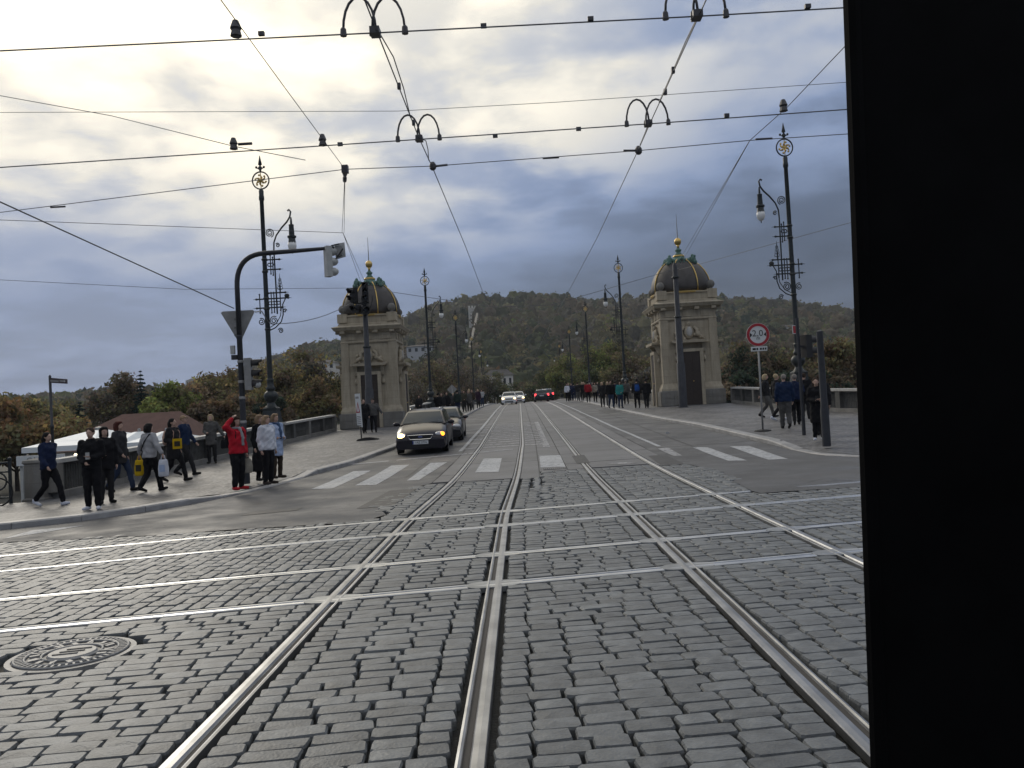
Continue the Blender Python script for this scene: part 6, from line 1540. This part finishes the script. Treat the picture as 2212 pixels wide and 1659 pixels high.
for n_, c_ in {'navy': (.010, .018, .050), 'black_c': (.008, .008, .010), 'dark_grey': (.030, .030, .033), 'charcoal': (.018, .018, .020), 'light_grey': (.33, .33, .34), 'white_c': (.55, .57, .62), 'red_c': (.42, .012, .025), 'crimson': (.26, .012, .020), 'grey_c': (.085, .083, .080), 'jeans': (.022, .035, .070), 'ltblue': (.34, .42, .58), 'brown_c': (.040, .030, .022), 'beige': (.24, .22, .18), 'teal': (.03, .22, .21), 'blue_c': (.010, .022, .058), 'dkgreen': (.016, .026, .022), 'purple': (.03, .016, .03), 'olive_c': (.045, .042, .030), 'yellow_c': (.55, .36, .01), 'bluebag': (.015, .07, .26)}.items(): cloth(n_, c_)
for n_, c_ in {'hair_black': (.008, .007, .007), 'hair_brown': (.035, .020, .012), 'hair_red': (.075, .022, .016), 'hair_blond': (.42, .33, .20), 'hair_grey': (.22, .20, .18), 'hair_lt': (.26, .18, .11), 'shoe_black': (.01, .01, .011), 'shoe_white': (.60, .62, .68), 'shoe_red': (.40, .010, .020), 'shoe_brown': (.04, .03, .025), 'wool_grey': (.26, .27, .28), 'wool_blue': (.05, .09, .17)}.items(): mat(n_, c_, .8, var=.2, vscale=14, bump=.4, bscale=30, spec=.25)
def C(j, t, s, hr, **k): d = dict(body='skin', jacket=j, trousers=t, shoe=s, hair=hr); d.update(k); return d
def hand_world(t, J, k):
    return Matrix.LocRotScale(t.location, t.rotation_euler, t.scale) @ J[k]['hand']
def who(label, px, py, rz, h, cols, dz=.12, loc=None, **kw):
    P, J = person_parts(**kw); q = loc or foot(px, py, dz); return person_obj(label, q, R(rz), h, P, cols), J
def pavz(x, y): return G(x, y) + .115
def L_(x, y, dz=0): return (x, y, pavz(x, y) + dz)
lowL = lambda x, y: (x, y, G(x, y) + .10)
# headings: 0 faces the camera, 180 shows the back, 90 walks to the right
p1, J1 = who('walker in a blue jacket with long dark hair at far left', 108, 1093, 70, 1.66, C('navy', 'black_c', 'shoe_white', 'hair_black'), pose='walk', ph=1.1, arms=('swingf', 'swingb'), hair='long', fem=True, jr=1.08)
p2, J2 = who('person in black with white shoes standing at the left kerb', 202, 1101, 8, 1.70, C('black_c', 'black_c', 'shoe_white', 'hair_brown'), arms=('front', 'phone'), hair='short', jr=1.04, trouser_r=1.1, hood=True)
p3, J3 = who('person in dark coat close behind the one with white shoes', 231, 1087, 40, 1.70, C('black_c', 'charcoal', 'shoe_black', 'hair_black'), arms=('bent', 'down'), coat=.76, hair='bob', fem=True, jr=1.08)
p4, J4 = who('walker in a long dark grey coat with reddish hair and jeans', 262, 1062, 80, 1.80, C('dark_grey', 'jeans', 'shoe_black', 'hair_red'), pose='walk', ph=.9, arms=('swingf', 'down'), coat=.70, hair='bob', fem=True, jr=1.15)
p5, J5 = who('walker in a light grey jacket carrying two bags', 327, 1062, 150, 1.70, C('light_grey', 'black_c', 'shoe_black', 'hair_black'), pose='walk', ph=-.75, arms=('out', 'out'), hair='bob', jr=1.08, trouser_r=1.15)
p6, J6 = who('dark haired walker in a dark coat holding a yellow packet', 378, 1040, 75, 1.76, C('charcoal', 'black_c', 'shoe_black', 'hair_black'), pose='walk', ph=1.0, arms=('bent', 'down'), coat=.62, hair='long', fem=True, jr=1.1, pack=True)
p7, J7 = who('capped walker in a blue jacket beyond the yellow packet', 402, 1027, 80, 1.80, C('blue_c', 'charcoal', 'shoe_black', 'hair_lt'), pose='walk', ph=-1.1, arms=('swingb', 'swingf'), cap=True)
p8, J8 = who('blond person in a grey coat leaning at the balustrade', 459, 1001, 12, 1.72, C('grey_c', 'charcoal', 'shoe_black', 'hair_blond'), arms=('bent', 'out'), coat=.66, hair='bob', fem=True, jr=1.1)
p9, J9 = who('person in a red jacket and red shoes shading the eyes', 516, 1058, 62, 1.72, C('red_c', 'black_c', 'shoe_red', 'hair_brown', scarf='wool_grey', backpack='black_c'), arms=('head', 'down'), scarf=True, pack=True, hair='bob', jr=1.12, trouser_r=1.15)
p10, J10 = who('person in a black coat behind the white jacket', 566, 1038, 60, 1.72, C('black_c', 'black_c', 'shoe_black', 'hair_lt'), arms=('down', 'bent'), coat=.56, fem=True, hair='bob', skirt=.25)
p11, J11 = who('person in a white jacket seen from the side near the mast', 581, 1046, 65, 1.70, C('white_c', 'black_c', 'shoe_brown', 'hair_lt'), arms=('down', 'down'), hair='bob', jr=1.14, trouser_r=1.1, hood=True)
p12, J12 = who('person in a pale blue jacket with dark scarf behind the white jacket', 600, 1033, 55, 1.72, C('ltblue', 'brown_c', 'shoe_brown', 'hair_lt', scarf='wool_blue'), arms=('bent', 'bent'), scarf=True, coat=.60, hair='bob', fem=True, jr=1.1)
p13, J13 = who('person in a grey jacket walking beside the banner sign', 808, 934, 15, 1.78, C('grey_c', 'black_c', 'shoe_black', 'hair_black'), pose='walk', ph=.8, arms=('swingb', 'out'), jr=1.15, cap=True)
p14, J14 = who('person in dark clothes half behind the banner sign', 788, 936, 20, 1.78, C('black_c', 'black_c', 'shoe_black', 'hair_brown'), pose='walk', ph=-.7, arms=('down', 'down'), coat=.7, jr=1.1)
p15, J15 = who('person in a black coat looking at a phone by the right pole', 1770, 951, -12, 1.70, C('black_c', 'black_c', 'shoe_white', 'hair_brown'), arms=('phone', 'phone'), coat=.48, fem=True, hair='long', jr=1.1)
p16, J16 = who('person in dark clothes behind the right pole', 0, 0, 170, 1.76, C('charcoal', 'black_c', 'shoe_black', 'hair_brown'), loc=L_(8.75, 24.2), arms=('down', 'bent'), coat=.55, jr=1.15)
p17, J17 = who('person in a blue jacket and grey trousers seen from behind at right', 1699, 926, 175, 1.80, C('blue_c', 'grey_c', 'shoe_black', 'hair_grey'), pose='walk', ph=.4, arms=('down', 'down'), jr=1.12, trouser_r=1.2)
p18, J18 = who('person in a dark jacket right of the blue jacket seen from behind', 1722, 918, 165, 1.76, C('navy', 'black_c', 'shoe_black', 'hair_grey'), pose='walk', ph=-.8, arms=('bent', 'down'), jr=1.12, trouser_r=1.1)
p19, J19 = who('walker in black with white shoes left of the blue jacket', 1682, 908, 110, 1.78, C('black_c', 'black_c', 'shoe_white', 'hair_blond'), pose='walk', ph=1.0, arms=('swingf', 'down'), jr=1.05)
p20, J20 = who('person in dark clothes beyond the width sign post', 1658, 902, 60, 1.78, C('charcoal', 'grey_c', 'shoe_black', 'hair_blond'), pose='walk', ph=-.9, arms=('swingb', 'bent'), jr=1.1, fem=True, hair='bob')
p21, J21 = who('person in dark clothes at the back of the right group', 1742, 905, 150, 1.74, C('black_c', 'charcoal', 'shoe_black', 'hair_brown'), arms=('down', 'down'), jr=1.1)

# things carried
def sack(label, name, pos, size, m, cat='bag', m2=None, rz=0):
    t = thing(name, label, cat, (pos.x, pos.y, pos.z - size[2] - .10), rz); b = MB()
    ell(b, [(0, 0, 0, size[0] * .42, size[1] * .42), (.03, 0, 0, size[0] * .5, size[1] * .5), (size[2] * .5, 0, 0, size[0] * .52, size[1] * .5), (size[2] * .85, 0, 0, size[0] * .44, size[1] * .34), (size[2], 0, 0, size[0] * .38, size[1] * .2)], 14)
    inst('bag_body', fuse(b, 'bag_body', m, .014, 2), t)
    for s in (-1, 1): MB().tube([(-size[0] * .22, s * .015, size[2] * .96), (-size[0] * .12, s * .01, size[2] + .10), (size[0] * .12, s * .01, size[2] + .10), (size[0] * .22, s * .015, size[2] * .96)], .008, 5).build('handle', m, t)
    if m2: MB().box((0, -size[1] * .50, size[2] * .5), (size[0] * .5, .02, size[2] * .4)).build('print', m2, t)
    return t
st_ = MB().tube([(-.12, -.10, 1.46), (-.02, -.16, 1.28), (.12, -.16, 1.06), (.20, -.02, .98), (.12, .16, 1.06), (-.02, .16, 1.28), (-.12, .08, 1.46)], .014, 6, closed=True).build('strap', 'black_c', p5)
sack('yellow shopping bag in the hand of the light grey jacket', 'shopping_bag', hand_world(p5, J5, 'R'), (.26, .14, .40), 'yellow_c', m2='olive_c')
sack('white and blue plastic bag in the hand of the light grey jacket', 'plastic_bag', hand_world(p5, J5, 'L'), (.26, .16, .42), 'white_c', m2='ltblue')
sack('brownish plastic bag hanging beside the red jacket', 'plastic_bag', hand_world(p9, J9, 'R'), (.26, .18, .34), 'beige')
sack('black handbag hanging beside the blond person', 'handbag', hand_world(p8, J8, 'R'), (.30, .14, .30), 'black_c')
q = hand_world(p6, J6, 'L'); pk = thing('yellow_packet', 'yellow and green packet held by the dark haired walker', 'packet', (q.x + .02, q.y - .06, q.z - .16), .3); MB().box((0, 0, .12), (.24, .03, .28)).build('cover', 'yellow_c', pk); MB().box((0, -.018, .12), (.15, .012, .14)).build('print', 'olive_c', pk)
q = hand_world(p15, J15, 'L'); ph_ = thing('phone', 'phone in the hands of the person in a black coat at right', 'phone', (q.x, q.y, q.z)); MB().box((0, 0, .03), (.075, .012, .15)).build('case', 'black', ph_); MB().box((0, .008, .03), (.065, .006, .13)).build('screen', 'glass_dark', ph_)
q = hand_world(p2, J2, 'R'); ph2 = thing('phone', 'small pale phone in the hands of the person with white shoes', 'phone', (q.x, q.y, q.z)); MB().box((0, 0, .02), (.075, .014, .14), .2).build('case', 'pale_metal', ph2)
tag(MB().box((0, 0, .06), (.12, .05, .05)).build('litter', 'paint', loc=(5.35, 30.4, G(5.35, 30.4) - .03)), 'small white scrap lying on the right lane', 'litter')

# ---- far crowd: prototypes with own materials
cp = []
for kw in (dict(pose='walk', ph=.8, arms=('swingb', 'swingf'), jr=1.12), dict(pose='walk', ph=-.8, arms=('swingf', 'down'), fem=True, hair='long', coat=.66, jr=1.1), dict(pose='walk', ph=-.6, arms=('down', 'bent'), jr=1.15, trouser_r=1.1), dict(pose='stand', arms=('down', 'front'), fem=True, hair='bob', jr=1.1), dict(pose='walk', ph=.7, arms=('down', 'swingf'), jr=1.12, pack=True)):
    P, J = person_parts(vox=(.026, .03), **kw); cp.append((P, {}))
def far(label, px, py, rz, h, proto, cols, group=None):
    P, sh = cp[proto]; return person_obj(label, foot(px, py, .12), R(rz), h, P, cols, group, sh)
def cpx(x, y): return ((2200 + x * .1899) / 1.823, (1480 + y * .1899) / 1.823)
for x, y, rz, h, pr, cols, lab in [
    (1640, 672, 180, 1.84, 4, C('charcoal', 'black_c', 'shoe_black', 'hair_black', backpack='bluebag'), 'person with a blue backpack left of the right pavilion'),
    (1832, 668, 178, 1.80, 2, C('black_c', 'charcoal', 'shoe_black', 'hair_black'), 'person in black next to the right pavilion'),
    (1290, 668, 5, 1.76, 3, C('teal', 'jeans', 'shoe_black', 'hair_brown'), 'person in a turquoise jacket on the right pavement'),
    (1098, 672, 8, 1.82, 0, C('black_c', 'jeans', 'shoe_black', 'hair_brown'), 'person in a black jacket left of the turquoise jacket'),
    (1032, 620, 0, 1.74, 1, C('charcoal', 'grey_c', 'shoe_black', 'hair_blond'), 'fair haired person close behind the black jacket'),
    (920, 652, -6, 1.76, 1, C('charcoal', 'charcoal', 'shoe_black', 'hair_blond'), 'person in a dark skirt near the right kerb'),
    (1410, 595, 180, 1.78, 0, C('grey_c', 'charcoal', 'shoe_black', 'hair_grey'), 'person in a greyish jacket behind the turquoise jacket'),
    (1185, 600, 178, 1.74, 2, C('navy', 'black_c', 'shoe_black', 'hair_black'), 'person in navy half hidden by the turquoise jacket'),
    (765, 545, 0, 1.70, 3, C('beige', 'black_c', 'shoe_black', 'hair_brown'), 'person in a beige jacket beside the red one on the right'),
    (622, 556, 180, 1.82, 0, C('crimson', 'black_c', 'shoe_black', 'hair_black'), 'person in a red jacket on the right pavement of the bridge'),
    (500, 522, 0, 1.80, 1, C('black_c', 'black_c', 'shoe_black', 'hair_blond'), 'fair haired person in black left of the red jacket'),
    (412, 524, 178, 1.82, 2, C('charcoal', 'grey_c', 'shoe_black', 'hair_brown'), 'person with grey trousers on the right pavement'),
    (325, 515, 180, 1.74, 0, C('navy', 'navy', 'shoe_black', 'hair_black'), 'person in navy beside the grey trousers'),
    (272, 520, 0, 1.76, 1, C('navy', 'navy', 'shoe_black', 'hair_brown'), 'person in dark blue right of the white jacket on the bridge'),
    (188, 530, 0, 1.78, 3, C('white_c', 'black_c', 'shoe_black', 'hair_brown'), 'person in a white jacket on the right pavement of the bridge'),
    (220, 525, 0, 1.82, 2, C('navy', 'black_c', 'shoe_black', 'hair_lt'), 'tall person behind the white jacket on the bridge')]:
    a, b_ = cpx(x, y); far(lab, a, b_, rz, h, pr, cols, 'people on the right pavement of the bridge')
dk = ['black_c', 'charcoal', 'navy', 'dark_grey', 'brown_c', 'dkgreen', 'purple', 'grey_c', 'olive_c']
hr = ['hair_black', 'hair_brown', 'hair_lt', 'hair_grey', 'hair_blond']
ORD = 'first second third fourth fifth sixth seventh eighth ninth tenth eleventh twelfth thirteenth fourteenth fifteenth sixteenth'.split()
CN = dict(black_c='black', charcoal='charcoal', navy='navy', dark_grey='dark grey', brown_c='brown', dkgreen='dark green', purple='plum', grey_c='grey', olive_c='olive', crimson='red')
for k in range(12):
    Y = 86 + k * 3.2; Y += random.uniform(-2, 2); x = random.uniform(6.5, 8.8); t_, sh = cp[k % 5]
    jc = random.choice(dk); person_obj('%s tiny figure from the nearest on the far right pavement, in %s' % (ORD[k], CN[jc]), (x, Y, pavz(x, Y)), R(random.choice((0, 180))), random.uniform(1.56, 1.90), t_, C(jc, random.choice(dk), 'shoe_black', random.choice(hr), backpack='black_c'), 'far people on the right pavement', sh)
for px, py, rz, h, pr, cols, lab in [
    (948, 905, 178, 1.76, 2, C('black_c', 'black_c', 'shoe_black', 'hair_black'), 'person in black just beyond the second dark car'),
    (956, 903, 0, 1.74, 1, C('charcoal', 'black_c', 'shoe_black', 'hair_brown'), 'dark figure beside the one in black beyond the second car'),
    (967, 899, 5, 1.76, 1, C('black_c', 'brown_c', 'shoe_black', 'hair_black'), 'person in a dark coat under the diamond sign'),
    (990, 896, 180, 1.84, 0, C('dkgreen', 'navy', 'shoe_black', 'hair_black'), 'tall person in dark green right of the diamond sign'),
    (1004, 890, 0, 1.78, 3, C('olive_c', 'charcoal', 'shoe_black', 'hair_brown'), 'person in olive on the left pavement of the bridge'),
    (1014, 889, 0, 1.74, 1, C('grey_c', 'black_c', 'shoe_black', 'hair_lt'), 'person in grey coat on the left pavement of the bridge'),
    (1021, 886, 5, 1.78, 0, C('brown_c', 'grey_c', 'shoe_black', 'hair_brown'), 'person in brown on the left pavement of the bridge'),
    (1034, 882, 0, 1.80, 1, C('purple', 'charcoal', 'shoe_black', 'hair_lt'), 'person in a plum coat on the left pavement of the bridge'),
    (1042, 878, 0, 1.78, 3, C('light_grey', 'jeans', 'shoe_black', 'hair_brown'), 'person in a pale jacket far along the left pavement'),
    (910, 893, 10, 1.72, 3, C('charcoal', 'black_c', 'shoe_black', 'hair_brown'), 'dark figure behind the roof of the waiting car')]:
    q = foot(px, py, .12)
    if lab.startswith('dark figure behind'): q = Vector((-6.9, 57, pavz(-6.9, 57)))
    P, sh = cp[pr]; person_obj(lab, q, R(rz), h, P, cols, 'people on the left pavement of the bridge', sh)
for k in range(16):
    Y = 66 + k * 3.6; Y += random.uniform(-1.7, 1.7); x = random.uniform(-7.1, -4.4); t_, sh = cp[(k * 3) % 5]
    jc = random.choice(dk + ['crimson']); person_obj('%s tiny figure from the nearest on the far left pavement, in %s' % (ORD[k], CN[jc]), (x, Y, pavz(x, Y)), R(random.choice((0, 180, 5))), random.uniform(1.56, 1.90), t_, C(jc, random.choice(dk), 'shoe_black', random.choice(hr), backpack='black_c'), 'far people on the left pavement', sh)

# ---- air between here and the hill
hz_ = bpy.data.materials.new('air'); hz_.use_nodes = True; nt_ = hz_.node_tree; nt_.nodes.remove(nt_.nodes['Principled BSDF'])
pv = nt_.nodes.new('ShaderNodeVolumePrincipled'); pv.inputs['Color'].default_value = (.86, .92, 1.0, 1); pv.inputs['Density'].default_value = .00015; pv.inputs['Anisotropy'].default_value = .2
nt_.links.new(pv.outputs[0], nt_.nodes['Material Output'].inputs['Volume']); M['air'] = hz_
hb = MB().box((0, 700, 95), (3600, 2200, 206)).build('haze', 'air', kind='stuff')
bpy.data.scenes.remove(BENCH)
